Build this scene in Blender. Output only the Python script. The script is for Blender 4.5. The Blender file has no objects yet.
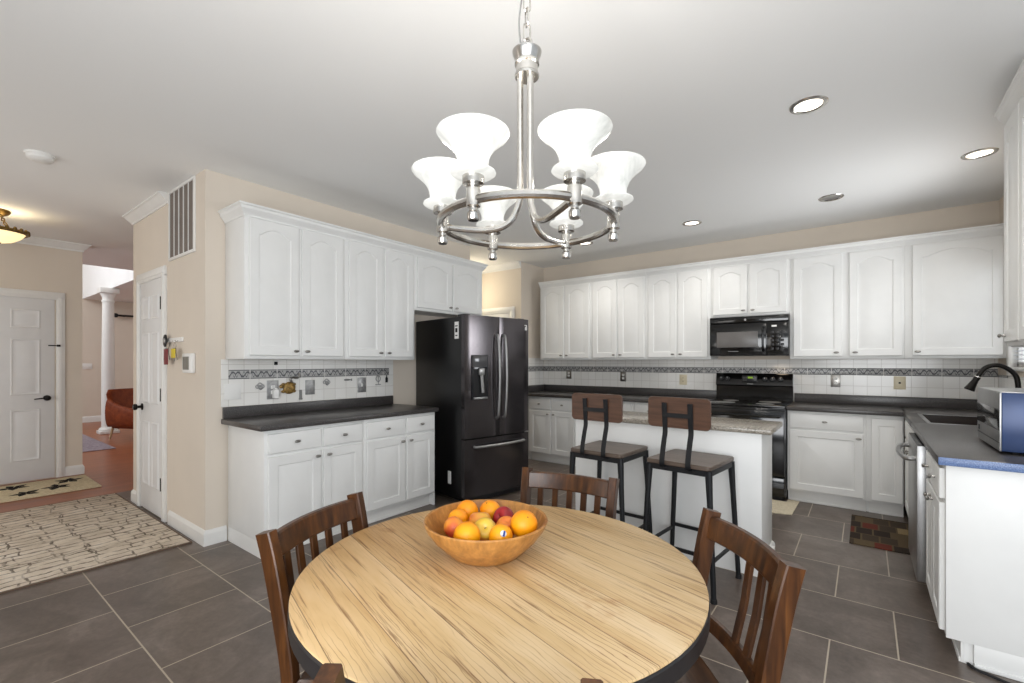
import bpy, bmesh, math, random
from math import sin, cos, pi, radians as R
from mathutils import Matrix, Vector

random.seed(7)
scene = bpy.context.scene
COL = scene.collection

# ---------------------------------------------------------------- camera, world, light, exposure
cam_d = bpy.data.cameras.new('camera')
cam = bpy.data.objects.new('camera', cam_d)
COL.objects.link(cam)
cam.location = (0, 0, 1.335)
cam.rotation_euler = (R(90), 0, 0.654)
cam_d.sensor_width = 36.0
cam_d.lens = 460 / 1024 * 36
cam_d.shift_y = 0.0205
cam_d.clip_start = 0.02
cam_d.clip_end = 200
scene.camera = cam

vs = scene.view_settings
vs.view_transform = 'Standard'
vs.look = 'None'
vs.gamma = 1.0
vs.use_curve_mapping = False
vs.exposure = 0.15

world = bpy.data.worlds.new('daylight')
scene.world = world
world.use_nodes = True
bg = world.node_tree.nodes['Background']
bg.inputs[0].default_value = (0.86, 0.93, 1.0, 1)
bg.inputs[1].default_value = 0.62


def area(name, loc, target, sx, sy, power, col=(1, 1, 1), spread=180):
    d = bpy.data.lights.new(name, 'AREA')
    d.shape = 'RECTANGLE'
    d.size, d.size_y = sx, sy
    d.energy = power
    d.color = col
    d.spread = R(spread)
    o = bpy.data.objects.new(name, d)
    COL.objects.link(o)
    o.location = loc
    o.rotation_euler = (Vector(target) - Vector(loc)).to_track_quat('-Z', 'Y').to_euler()
    return o


def point(name, loc, power, col=(1, 1, 1), r=0.05):
    d = bpy.data.lights.new(name, 'POINT')
    d.energy = power
    d.color = col
    d.shadow_soft_size = r
    o = bpy.data.objects.new(name, d)
    COL.objects.link(o)
    o.location = loc
    return o


def spot(name, loc, power, col=(1, 0.96, 0.90), ang=150):
    d = bpy.data.lights.new(name, 'SPOT')
    d.energy = power
    d.color = col
    d.spot_size = R(ang)
    d.spot_blend = 0.8
    d.shadow_soft_size = 0.07
    o = bpy.data.objects.new(name, d)
    COL.objects.link(o)
    o.location = loc
    return o


# breakfast-bay glazing behind the camera, on the right
area('bay_window_light', (2.9, -1.6, 1.55), (-1.2, 2.4, 1.0), 2.4, 2.0, 34, (0.90, 0.95, 1.0))
# added fill behind the camera, aimed up and forward to brighten the ceiling
area('rear_fill_light', (.2, -.9, 1.2), (-1.1, 4.2, 3.3), 2.0, 1.6, 80, (.965, .985, 1.0), 180)
# daylight outside the sink window, with added fills for the ceiling and hall
area('far_ceiling_fill_light', (.86, 4.5, 1.75), (-2.2, 4.2, 2.55), .8, .7, 8.5, (.96, .98, 1.0), 125)  # added inside the sink window to brighten the far ceiling
area('outdoor_window_light', (1.55, 4.66, 1.75), (.9, 4.66, 1.75), 2.0, 1.5, 14, (.9, .95, 1.0))
area('hall_fill_light', (-5.2, -2.1, 1.5), (-5.6, 1.3, 2.6), 3.2, 2.0, 46, (1, .985, .96))  # added fill for the closet wall and the left ceiling
point('corridor_fill_light', (-8.4, -.3, 1.5), 20, (.96, .97, 1), .7)  # added fill hidden behind the entry wall, lifts the corridor ceiling
# two storey foyer window, family room window
area('foyer_window_light', (-10.8, -1.2, 4.2), (-11.0, 2.3, 3.6), 2.6, 1.6, 80, (1, 1, 1))
area('living_window_light', (-10.5, 5.2, 1.7), (-11.0, 2.0, 1.2), 2.6, 1.6, 14, (1, 0.97, 0.92))

# ---------------------------------------------------------------- material helpers
def s2l(c):
    return tuple(((x / 255) / 12.92 if x / 255 <= .04045 else ((x / 255 + .055) / 1.055) ** 2.4) for x in c) + (1,)


class NT:
    def __init__(self, name):
        self.m = bpy.data.materials.new(name)
        self.m.use_nodes = True
        self.t = self.m.node_tree
        self.b = self.t.nodes['Principled BSDF']

    def n(self, typ, **kw):
        o = self.t.nodes.new(typ)
        for k, v in kw.items():
            if k.startswith('i_'):
                key = k[2:]
                key = int(key) if key.isdigit() else key.replace('_', ' ')
                o.inputs[key].default_value = v
            else:
                setattr(o, k, v)
        return o

    def l(self, a, b):
        self.t.links.new(a, b)

    def coord(self, kind='Object', scale=(1, 1, 1), rot=(0, 0, 0), loc=(0, 0, 0)):
        if kind == 'Position':
            g = self.n('ShaderNodeNewGeometry').outputs['Position']
        else:
            g = self.n('ShaderNodeTexCoord').outputs[kind]
        mp = self.n('ShaderNodeMapping')
        mp.inputs['Scale'].default_value = scale
        mp.inputs['Rotation'].default_value = rot
        mp.inputs['Location'].default_value = loc
        self.l(g, mp.inputs['Vector'])
        return mp.outputs[0]

    def noise(self, vec, scale=5, detail=4, rough=.55, dist=0):
        o = self.n('ShaderNodeTexNoise')
        o.inputs['Scale'].default_value = scale
        o.inputs['Detail'].default_value = detail
        o.inputs['Roughness'].default_value = rough
        o.inputs['Distortion'].default_value = dist
        self.l(vec, o.inputs['Vector'])
        return o.outputs['Fac']

    def ramp(self, fac, stops, interp='LINEAR'):
        o = self.n('ShaderNodeValToRGB')
        cr = o.color_ramp
        cr.interpolation = interp
        while len(cr.elements) < len(stops):
            cr.elements.new(.5)
        for e, (p, c) in zip(cr.elements, stops):
            e.position = p
            e.color = c if len(c) == 4 else s2l(c)
        self.l(fac, o.inputs[0])
        return o.outputs[0]

    def mix(self, fac, a, b, mode='MIX'):
        o = self.n('ShaderNodeMix', data_type='RGBA', blend_type=mode)
        for sock, v in ((o.inputs[0], fac), (o.inputs[6], a), (o.inputs[7], b)):
            if isinstance(v, (int, float)):
                sock.default_value = v
            elif isinstance(v, tuple):
                sock.default_value = v if len(v) == 4 else s2l(v)
            else:
                self.l(v, sock)
        return o.outputs[2]

    def math(self, op, a, b=0.0, c=None):
        o = self.n('ShaderNodeMath', operation=op)
        for i, v in enumerate((a, b) if c is None else (a, b, c)):
            if isinstance(v, (int, float)):
                o.inputs[i].default_value = v
            else:
                self.l(v, o.inputs[i])
        return o.outputs[0]

    def base(self, c):
        if isinstance(c, tuple):
            self.b.inputs['Base Color'].default_value = c if len(c) == 4 else s2l(c)
        else:
            self.l(c, self.b.inputs['Base Color'])

    def bump(self, h, strength=.2, dist=.01):
        o = self.n('ShaderNodeBump')
        o.inputs['Strength'].default_value = strength
        o.inputs['Distance'].default_value = dist
        self.l(h, o.inputs['Height'])
        self.l(o.outputs[0], self.b.inputs['Normal'])

    def set(self, rough=.5, metal=0, spec=.5, coat=0, emit=None, estr=0, trans=0):
        self.b.inputs['Roughness'].default_value = rough
        self.b.inputs['Metallic'].default_value = metal
        self.b.inputs['Specular IOR Level'].default_value = spec
        self.b.inputs['Coat Weight'].default_value = coat
        if coat:
            self.b.inputs['Coat Roughness'].default_value = .12
        self.b.inputs['Transmission Weight'].default_value = trans
        if emit is not None:
            self.b.inputs['Emission Color'].default_value = emit if len(emit) == 4 else s2l(emit)
            self.b.inputs['Emission Strength'].default_value = estr
        return self.m


def plain(name, c, rough=.5, metal=0, var=0.04, scale=6, spec=.5, coat=0, emit=None, estr=0):
    """a paint / metal / plastic with a faint procedural unevenness"""
    t = NT(name)
    v = t.coord('Object')
    n = t.noise(v, scale, 3)
    lo = tuple(max(0, x * (1 - var)) for x in c)
    hi = tuple(min(255, x * (1 + var)) for x in c)
    t.base(t.ramp(n, [(.3, lo), (.7, hi)]))
    return t.set(rough, metal, spec, coat, emit, estr)


M = {}
M['white'] = plain('white_cabinet_paint', (232, 232, 230), .38, var=.008)
M['trimwhite'] = plain('white_trim_paint', (232, 231, 228), .4, var=.01)
M['doorwhite'] = plain('white_door_paint', (226, 226, 226), .4, var=.01)
M['wall'] = plain('beige_wall_paint', (221, 210, 196), .85, var=.012, scale=2)
M['bright'] = plain('white_wall_paint', (240, 240, 240), .85, var=.01, scale=2)
M['nickel'] = plain('brushed_nickel', (205, 202, 197), .24, 1, var=.04, scale=40)
M['pewter'] = plain('pewter_knob_metal', (158, 155, 150), .3, 1, var=.08, scale=40)
M['steel'] = plain('stainless_steel', (172, 172, 172), .36, 1, var=.03, scale=30)
M['blacksteel'] = plain('black_stainless_steel', (86, 82, 84), .17, .85, var=.03, scale=8)
M['blackside'] = plain('black_fridge_side', (14, 14, 15), .35, 0, var=.1, scale=50)
M['blackgloss'] = plain('glossy_black_enamel', (10, 10, 11), .1, 0, var=.1, coat=.3)
M['blackplastic'] = plain('black_plastic', (22, 22, 24), .35, 0, var=.1)
M['blackmetal'] = plain('black_powder_coat', (26, 27, 30), .45, .3, var=.1)
M['bronze'] = plain('oil_rubbed_bronze', (30, 27, 25), .32, .7, var=.1)
M['darkglass'] = plain('smoked_glass', (84, 84, 86), .12, .2, var=.05)
M['mwglass'] = plain('grey_meshed_glass', (104, 101, 99), .3, 0, var=.03)
M['greyplastic'] = plain('grey_plastic', (130, 130, 128), .45, 0)
M['whiteplastic'] = plain('white_plastic', (236, 235, 232), .35, 0, var=.01)
M['ivory'] = plain('ivory_plastic', (226, 214, 184), .35, 0, var=.02)
M['bluereflect'] = plain('dark_metal_blue_reflection', (26, 50, 92), .3, .2, var=.08)  # blue daylight reflected in the oven side, painted into its colour
M['edgereflect'] = None
M['brass'] = plain('antique_brass', (128, 104, 62), .35, 1, var=.15, scale=30)
M['yellow'] = plain('yellow_plastic', (214, 190, 40), .45)
M['redplastic'] = plain('dark_red_plastic', (120, 30, 36), .45)
M['rubber'] = plain('black_rubber', (16, 16, 18), .7)
M['gap'] = plain('shadow_gap_dark', (40, 36, 34), .8)


def m_ceiling():
    t = NT('white_ceiling_paint')
    v = t.coord('Position')
    n = t.noise(v, 90, 2)
    t.base((242, 242, 241))
    t.bump(n, .05, .003)
    return t.set(.9)


def m_floor_tile():
    t = NT('slate_grey_floor_tile')
    v = t.coord('Position', loc=(2.433 + .2555 + .511 * 20, -.66 + .508 * 10, 0))
    br = t.n('ShaderNodeTexBrick')
    br.offset = .5
    br.offset_frequency = 2
    br.inputs['Scale'].default_value = 1
    br.inputs['Mortar Size'].default_value = .0035
    br.inputs['Mortar Smooth'].default_value = .1
    br.inputs['Brick Width'].default_value = .511
    br.inputs['Row Height'].default_value = .508
    br.inputs['Color1'].default_value = (0, 0, 0, 1)
    br.inputs['Color2'].default_value = (1, 1, 1, 1)
    t.l(v, br.inputs['Vector'])
    p = t.coord('Position')
    big = t.noise(p, 3.2, 6, .65, .6)
    fine = t.noise(p, 38, 4, .7)
    c = t.ramp(big, [(.25, (84, 73, 66)), (.5, (106, 95, 87)), (.75, (132, 121, 113))])
    c2 = t.ramp(fine, [(.3, (70, 66, 64)), (.7, (190, 186, 184))])
    c = t.mix(.35, c, c2, 'SOFT_LIGHT')
    tone = t.mix(.13, c, br.outputs['Color'], 'SOFT_LIGHT')
    t.base(t.mix(br.outputs['Fac'], tone, (176, 164, 146)))
    h = t.math('SUBTRACT', t.math('MULTIPLY', big, .3), br.outputs['Fac'])
    t.bump(h, .25, .003)
    return t.set(.33)


def m_hardwood():
    t = NT('red_brown_hardwood_floor')
    v = t.coord('Position', rot=(0, 0, R(90)), loc=(50, 50, 0))
    br = t.n('ShaderNodeTexBrick')
    br.offset = .37
    br.inputs['Scale'].default_value = 1
    br.inputs['Mortar Size'].default_value = .001
    br.inputs['Brick Width'].default_value = 1.1
    br.inputs['Row Height'].default_value = .085
    br.inputs['Color1'].default_value = s2l((140, 72, 38))
    br.inputs['Color2'].default_value = s2l((160, 86, 48))
    br.inputs['Mortar'].default_value = s2l((84, 44, 26))
    t.l(v, br.inputs['Vector'])
    g = t.noise(t.coord('Position', scale=(22, 1.2, 1)), 3, 4)
    t.base(t.mix(.35, br.outputs['Color'], t.ramp(g, [(.3, (96, 50, 30)), (.7, (190, 120, 78))])))
    return t.set(.34, coat=.05)


def m_wood(name, dark, mid, light, axis_scale, rough=.35, coat=.0, bump=.0, scale=3.0):
    t = NT(name)
    v = t.coord('Object', scale=axis_scale)
    n = t.noise(v, scale, 5, .6, .4)
    t.base(t.ramp(n, [(.25, dark), (.5, mid), (.78, light)]))
    if bump:
        t.bump(n, bump, .002)
    return t.set(rough, coat=coat)


def m_table_top():
    t = NT('weathered_pale_plank_wood')
    ang = R(15)
    base = t.coord('Object', rot=(0, 0, ang))
    sep = t.n('ShaderNodeSeparateXYZ')
    t.l(base, sep.inputs[0])
    # planks 0.16 wide across the grain, each with its own grain offset
    pl = t.math('FLOOR', t.math('DIVIDE', t.math('ADD', sep.outputs[1], 5.03), .125))
    fr = t.math('FRACT', t.math('DIVIDE', t.math('ADD', sep.outputs[1], 5.03), .125))
    seam = t.math('LESS_THAN', t.math('MINIMUM', fr, t.math('SUBTRACT', 1.0, fr)), .008)
    comb = t.n('ShaderNodeCombineXYZ')
    t.l(t.math('ADD', sep.outputs[0], t.math('MULTIPLY', pl, 3.7)), comb.inputs[0])
    t.l(sep.outputs[1], comb.inputs[1])
    t.l(t.math('MULTIPLY', pl, 1.3), comb.inputs[2])

    def mapped(sx, sy):
        m = t.n('ShaderNodeMapping')
        m.inputs['Scale'].default_value = (sx, sy, 1)
        t.l(comb.outputs[0], m.inputs['Vector'])
        return m.outputs[0]
    # cathedral growth rings: distorted bands running along the plank
    w = t.n('ShaderNodeTexWave', wave_type='BANDS', bands_direction='Y', wave_profile='SAW')
    w.inputs['Scale'].default_value = 25
    w.inputs['Distortion'].default_value = 7.5
    w.inputs['Detail'].default_value = 3
    w.inputs['Detail Scale'].default_value = 1.1
    w.inputs['Detail Roughness'].default_value = .5
    t.l(mapped(.24, 1.0), w.inputs['Vector'])
    fine = t.noise(mapped(3.4, 110), 1.0, 4, .6, .2)
    streak = t.noise(mapped(1.1, 22), 1.0, 5, .7, .5)
    mid = t.noise(mapped(1.5, 9), 1.0, 4, .6, .3)
    blot = t.noise(t.coord('Object', scale=(1, 1.6, 1), rot=(0, 0, ang)), 3.4, 4, .65)
    c = t.ramp(mid, [(.25, (192, 156, 106)), (.5, (216, 188, 144)), (.75, (230, 208, 174))])
    ringm = t.ramp(w.outputs['Fac'], [(.0, (0, 0, 0)), (.82, (10, 10, 10)), (.95, (255, 255, 255)), (1, (90, 90, 90))])
    patch = t.ramp(t.noise(mapped(1.6, 5), 1.0, 3, .6), [(.40, (30, 30, 30)), (.62, (255, 255, 255))])
    ringm = t.math('MULTIPLY', ringm, patch)
    c = t.mix(t.math('MULTIPLY', ringm, .9), c, (122, 80, 40))
    c = t.mix(t.math('MULTIPLY', t.ramp(fine, [(.57, (0, 0, 0)), (.68, (255, 255, 255))]), .8), c, (126, 88, 50))
    c = t.mix(t.math('MULTIPLY', t.ramp(streak, [(.6, (0, 0, 0)), (.7, (255, 255, 255))]), .42), c, (140, 94, 48))
    # warmer tone on the -X side, greyer towards +X
    sx = t.n('ShaderNodeSeparateXYZ')
    t.l(t.coord('Object'), sx.inputs[0])
    g = t.ramp(t.math('ADD', t.math('MULTIPLY', sx.outputs[0], .9), .45), [(0, (244, 204, 136)), (.5, (236, 220, 190)), (1, (222, 216, 208))])
    c = t.mix(.45, c, g, 'MULTIPLY')
    stain = t.ramp(blot, [(.62, (0, 0, 0)), (.69, (255, 255, 255))])
    c = t.mix(t.math('MULTIPLY', stain, .45), c, (160, 98, 34))
    c = t.mix(t.math('MULTIPLY', seam, .75), c, (92, 62, 36))
    t.base(c)
    t.bump(t.math('SUBTRACT', t.math('MULTIPLY', fine, -.5), seam), .35, .002)
    return t.set(.5)


def m_counter(name, dark, mid, light, rough):
    t = NT(name)
    v = t.coord('Object')
    vo = t.n('ShaderNodeTexVoronoi')
    vo.inputs['Scale'].default_value = 260
    t.l(v, vo.inputs['Vector'])
    n = t.noise(v, 160, 3, .7)
    k = t.math('ADD', t.math('MULTIPLY', vo.outputs['Distance'], .5), t.math('MULTIPLY', n, .6))
    t.base(t.ramp(k, [(.3, dark), (.55, mid), (.85, light)]))
    return t.set(rough)


def m_granite():
    t = NT('brown_grey_granite')
    v = t.coord('Object')
    vo = t.n('ShaderNodeTexVoronoi')
    vo.inputs['Scale'].default_value = 170
    t.l(v, vo.inputs['Vector'])
    n = t.noise(v, 60, 4, .7)
    c1 = t.ramp(n, [(.3, (92, 84, 74)), (.5, (146, 138, 126)), (.72, (182, 175, 162))])
    c2 = t.ramp(vo.outputs['Color'], [(.2, (84, 76, 68)), (.5, (148, 140, 128)), (.8, (190, 184, 172))])
    t.base(t.mix(.45, c1, c2))
    return t.set(.22)


def m_tile(name, u='X'):
    """glossy square white wall tile; u is the world axis along the wall"""
    t = NT(name)
    g = t.n('ShaderNodeNewGeometry')
    sep = t.n('ShaderNodeSeparateXYZ')
    t.l(g.outputs['Position'], sep.inputs[0])
    comb = t.n('ShaderNodeCombineXYZ')
    t.l(t.math('ADD', sep.outputs[0 if u == 'X' else 1], 20.0), comb.inputs[0])
    t.l(t.math('SUBTRACT', sep.outputs[2], .55), comb.inputs[1])
    br = t.n('ShaderNodeTexBrick')
    br.offset = 0
    br.inputs['Scale'].default_value = 1
    br.inputs['Mortar Size'].default_value = .0022
    br.inputs['Brick Width'].default_value = .11
    br.inputs['Row Height'].default_value = .11
    br.inputs['Color1'].default_value = s2l((234, 232, 227))
    br.inputs['Color2'].default_value = s2l((240, 238, 234))
    br.inputs['Mortar'].default_value = s2l((212, 208, 202))
    t.l(comb.outputs[0], br.inputs['Vector'])
    t.base(br.outputs['Color'])
    t.bump(t.math('SUBTRACT', 1.0, br.outputs['Fac']), .3, .002)
    return t.set(.16)


def m_band(name, u='X'):
    """grey relief border: each tile is a frame with scrolling leaves"""
    t = NT(name)
    g = t.n('ShaderNodeNewGeometry')
    sep = t.n('ShaderNodeSeparateXYZ')
    t.l(g.outputs['Position'], sep.inputs[0])
    a = t.math('ADD', sep.outputs[0 if u == 'X' else 1], 20.03)
    f = t.math('FRACT', t.math('DIVIDE', a, .208))          # 0..1 along a tile
    x = t.math('ABSOLUTE', t.math('SUBTRACT', f, .5))        # mirrored about its centre
    y = t.math('DIVIDE', t.math('SUBTRACT', sep.outputs[2], 1.2435), .034)   # -1..1
    # scroll: sine vine and its leaves
    vine = t.math('SINE', t.math('MULTIPLY', x, 19.0))
    d1 = t.math('ABSOLUTE', t.math('SUBTRACT', y, t.math('MULTIPLY', vine, .5)))
    s1 = t.math('LESS_THAN', d1, .2)
    d2 = t.math('ABSOLUTE', t.math('ADD', y, t.math('MULTIPLY', t.math('SINE', t.math('MULTIPLY', x, 38.0)), .6)))
    s2 = t.math('LESS_THAN', d2, .13)
    s = t.math('MAXIMUM', s1, s2)
    inner = t.math('LESS_THAN', t.math('ABSOLUTE', y), .72)
    rim = t.math('GREATER_THAN', t.math('ABSOLUTE', y), .86)
    c = t.mix(t.math('MULTIPLY', s, inner), (178, 177, 175), (92, 92, 95))
    c = t.mix(rim, c, (74, 75, 78))
    gap = t.math('GREATER_THAN', x, .487)
    c = t.mix(gap, c, (222, 220, 216))
    t.base(c)
    return t.set(.3)


def m_rug():
    t = NT('beige_abstract_line_rug')
    v = t.coord('Object')
    dist = t.n('ShaderNodeTexNoise')
    dist.inputs['Scale'].default_value = 7
    dist.inputs['Detail'].default_value = 4
    t.l(v, dist.inputs['Vector'])
    vm = t.n('ShaderNodeVectorMath', operation='MULTIPLY_ADD')
    t.l(dist.outputs['Color'], vm.inputs[0])
    vm.inputs[1].default_value = (.10, .10, 0)
    t.l(v, vm.inputs[2])
    sw = t.n('ShaderNodeMapping')
    sw.inputs['Rotation'].default_value = (0, 0, R(90))
    sw.inputs['Location'].default_value = (9, 9, 0)
    t.l(vm.outputs[0], sw.inputs[0])

    def lines(w, h, ms, off):
        br = t.n('ShaderNodeTexBrick')
        br.offset = off
        br.inputs['Scale'].default_value = 1
        br.inputs['Mortar Size'].default_value = ms
        br.inputs['Mortar Smooth'].default_value = .4
        br.inputs['Brick Width'].default_value = w
        br.inputs['Row Height'].default_value = h
        t.l(sw.outputs[0], br.inputs['Vector'])
        return br.outputs['Fac']
    ln = t.math('MAXIMUM', lines(.40, .085, .009, .37), lines(.17, .21, .007, .21))
    wear = t.ramp(t.noise(v, 9, 5, .7), [(.36, (0, 0, 0)), (.56, (255, 255, 255))])
    ln = t.math('MULTIPLY', ln, wear)
    base = t.ramp(t.noise(v, 4, 5, .7), [(.3, (192, 178, 160)), (.55, (220, 208, 192)), (.75, (234, 226, 214))])
    fuzz = t.noise(v, 260, 2)
    c = t.mix(t.math('MULTIPLY', ln, .85), base, (88, 76, 66))
    c = t.mix(.25, c, t.ramp(fuzz, [(.3, (60, 60, 60)), (.7, (210, 210, 210))]), 'SOFT_LIGHT')
    t.base(c)
    t.bump(fuzz, .5, .004)
    return t.set(.95, spec=.1)


def m_patch_mat():
    """patterned kitchen mat: tan, red and black blocks with thin stripes"""
    t = NT('patchwork_kitchen_mat')
    v = t.coord('Object', loc=(3, 3, 0))
    br = t.n('ShaderNodeTexBrick')
    br.offset = .35
    br.inputs['Scale'].default_value = 1
    br.inputs['Mortar Size'].default_value = .006
    br.inputs['Brick Width'].default_value = .11
    br.inputs['Row Height'].default_value = .16
    br.inputs['Color1'].default_value = (0, 0, 0, 1)
    br.inputs['Color2'].default_value = (1, 1, 1, 1)
    br.inputs['Mortar'].default_value = (.3, .3, .3, 1)
    t.l(v, br.inputs['Vector'])
    c = t.ramp(br.outputs['Color'], [(0, (50, 43, 38)), (.26, (96, 82, 62)), (.52, (104, 50, 40)), (.62, (70, 60, 50)), (.88, (150, 130, 96))], 'CONSTANT')
    st = t.n('ShaderNodeTexWave', bands_direction='Y')
    st.inputs['Scale'].default_value = 14
    st.inputs['Distortion'].default_value = 2.0
    t.l(v, st.inputs['Vector'])
    c = t.mix(t.math('MULTIPLY', st.outputs['Fac'], .45), c, (62, 54, 48))
    t.base(c)
    return t.set(.9, spec=.1)


def m_fabric(name, c1, c2, scale=60, rough=.95):
    t = NT(name)
    n = t.noise(t.coord('Object'), scale, 4, .7)
    t.base(t.ramp(n, [(.3, c1), (.7, c2)]))
    t.bump(n, .4, .003)
    return t.set(rough, spec=.15)


def m_alabaster():
    t = NT('alabaster_lamp_glass')
    v = t.coord('Object')
    n = t.noise(v, 9, 5, .6, 1.6)
    t.base(t.ramp(n, [(.3, (150, 150, 147)), (.6, (176, 176, 173))]))
    t.set(.35)
    t.l(t.ramp(n, [(.3, (208, 210, 204)), (.62, (250, 251, 246))]), t.b.inputs['Emission Color'])
    t.b.inputs['Emission Strength'].default_value = .5
    return t.m


def m_fruit(name, c1, c2, c3, scale, bump, rough=.4):
    t = NT(name)
    v = t.coord('Object')
    n = t.noise(v, scale, 2, .5)
    t.base(t.ramp(n, [(.32, c1), (.5, c2), (.68, c3)]))
    t.bump(t.noise(v, 420, 1), bump, .002)
    return t.set(rough)


def m_bowl():
    t = NT('honey_bamboo_wood')
    v = t.coord('Object')
    n = t.noise(t.coord('Object', scale=(1, 1, .12)), 60, 3, .6)
    b = t.noise(v, 8, 3)
    c = t.ramp(n, [(.3, (132, 82, 32)), (.55, (176, 118, 54)), (.75, (204, 148, 78))])
    t.base(t.mix(.3, c, t.ramp(b, [(.3, (140, 90, 40)), (.7, (222, 170, 100))])))
    return t.set(.35, coat=.15)


def m_glass():
    t = NT('clear_window_glass')
    tr = t.n('ShaderNodeBsdfTransparent')
    gl = t.n('ShaderNodeBsdfGlossy')
    gl.inputs['Roughness'].default_value = .02
    mx = t.n('ShaderNodeMixShader')
    mx.inputs[0].default_value = .07
    t.l(tr.outputs[0], mx.inputs[1])
    t.l(gl.outputs[0], mx.inputs[2])
    t.l(mx.outputs[0], t.t.nodes['Material Output'].inputs['Surface'])
    return t.m


M['ceiling'] = m_ceiling()
M['tilefloor'] = m_floor_tile()
M['hardwood'] = m_hardwood()
M['tabletop'] = m_table_top()
M['tablerim'] = plain('near_black_table_edge', (34, 32, 33), .3, 0, var=.15)
M['chair'] = m_wood('dark_walnut_stain', (38, 20, 8), (70, 40, 17), (104, 64, 29), (14, 14, 1.3), .32, coat=.12)
M['seatwood'] = m_wood('dark_walnut_seat', (40, 24, 14), (66, 42, 26), (92, 62, 40), (1.3, 14, 14), .32, coat=.2)
M['stoolwood'] = m_wood('grey_brown_stool_wood', (70, 58, 50), (92, 78, 68), (112, 98, 88), (1.5, 16, 16), .4)
M['stoolback'] = m_wood('walnut_stool_back', (62, 40, 28), (82, 55, 40), (98, 68, 50), (1.5, 16, 16), .4)
M['counter'] = m_counter('charcoal_speckled_laminate', (46, 44, 44), (66, 63, 62), (98, 94, 92), .3)
M['edgereflect'] = m_counter('counter_edge_blue_reflection', (62, 84, 128), (92, 116, 162), (140, 162, 200), .35)  # blue daylight on the counter edge, painted into the colour
M['granite'] = m_granite()
M['tileX'] = m_tile('white_wall_tile_back', 'X')
M['tileY'] = m_tile('white_wall_tile_side', 'Y')
M['bandX'] = m_band('grey_scroll_border_back', 'X')
M['bandY'] = m_band('grey_scroll_border_side', 'Y')
M['rug'] = m_rug()
M['mat'] = m_patch_mat()
M['creammat'] = m_fabric('cream_woven_mat', (196, 184, 160), (222, 212, 190))
M['shag'] = m_fabric('cream_shag', (196, 180, 146), (232, 220, 190), 45)
M['blackshag'] = m_fabric('black_shag', (22, 21, 20), (44, 42, 40), 45)
M['purplerug'] = m_fabric('mauve_grey_rug', (124, 112, 122), (182, 172, 182), 22)
M['leather'] = m_fabric('rust_leather', (104, 44, 20), (138, 66, 32), 14, .5)
M['alabaster'] = m_alabaster()
M['bowl'] = m_bowl()
M['glass'] = m_glass()
M['orange'] = m_fruit('orange_peel', (238, 134, 0), (250, 158, 2), (253, 178, 16), 5, .5)
M['yellowapple'] = m_fruit('yellow_apple_skin', (226, 176, 40), (222, 190, 70), (206, 96, 50), 14, .05, .3)
M['blushapple'] = m_fruit('blush_apple_skin', (226, 176, 60), (224, 140, 60), (196, 62, 40), 16, .05, .3)
M['redapple'] = m_fruit('red_apple_skin', (120, 18, 24), (158, 30, 36), (196, 60, 60), 16, .05, .28)
M['peach'] = m_fruit('peach_skin', (236, 160, 50), (226, 116, 50), (200, 66, 44), 14, .1, .45)
M['stem'] = plain('fruit_stem', (70, 60, 30), .7)
M['whiteglow'] = plain('lamp_diffuser', (255, 250, 240), .5, var=0, emit=(255, 246, 232), estr=2.0)
M['canoff'] = plain('unlit_lamp_diffuser', (150, 148, 146), .4, .6, var=.2)
M['bowlglow'] = plain('amber_glass_lamp', (255, 236, 196), .4, var=.03, emit=(255, 226, 168), estr=1.0)
M['greenled'] = plain('green_clock_display', (40, 60, 10), .4, var=0, emit=(150, 190, 40), estr=.5)
M['blind'] = plain('white_blind_slat', (238, 240, 244), .5, var=.01)
M['screen'] = plain('grey_lcd', (120, 118, 110), .3)
M['duct'] = plain('grey_duct', (112, 103, 96), .8)
M['gold'] = plain('aged_gold_resin', (140, 112, 62), .45, .4, var=.3, scale=60)
M['silverleaf'] = plain('dull_silver', (168, 168, 168), .4, .7, var=.1, scale=40)
M['stickerblue'] = plain('blue_sticker', (40, 60, 140), .4)
M['bluedisplay'] = plain('dispenser_recess_dark', (24, 26, 32), .15)

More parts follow.
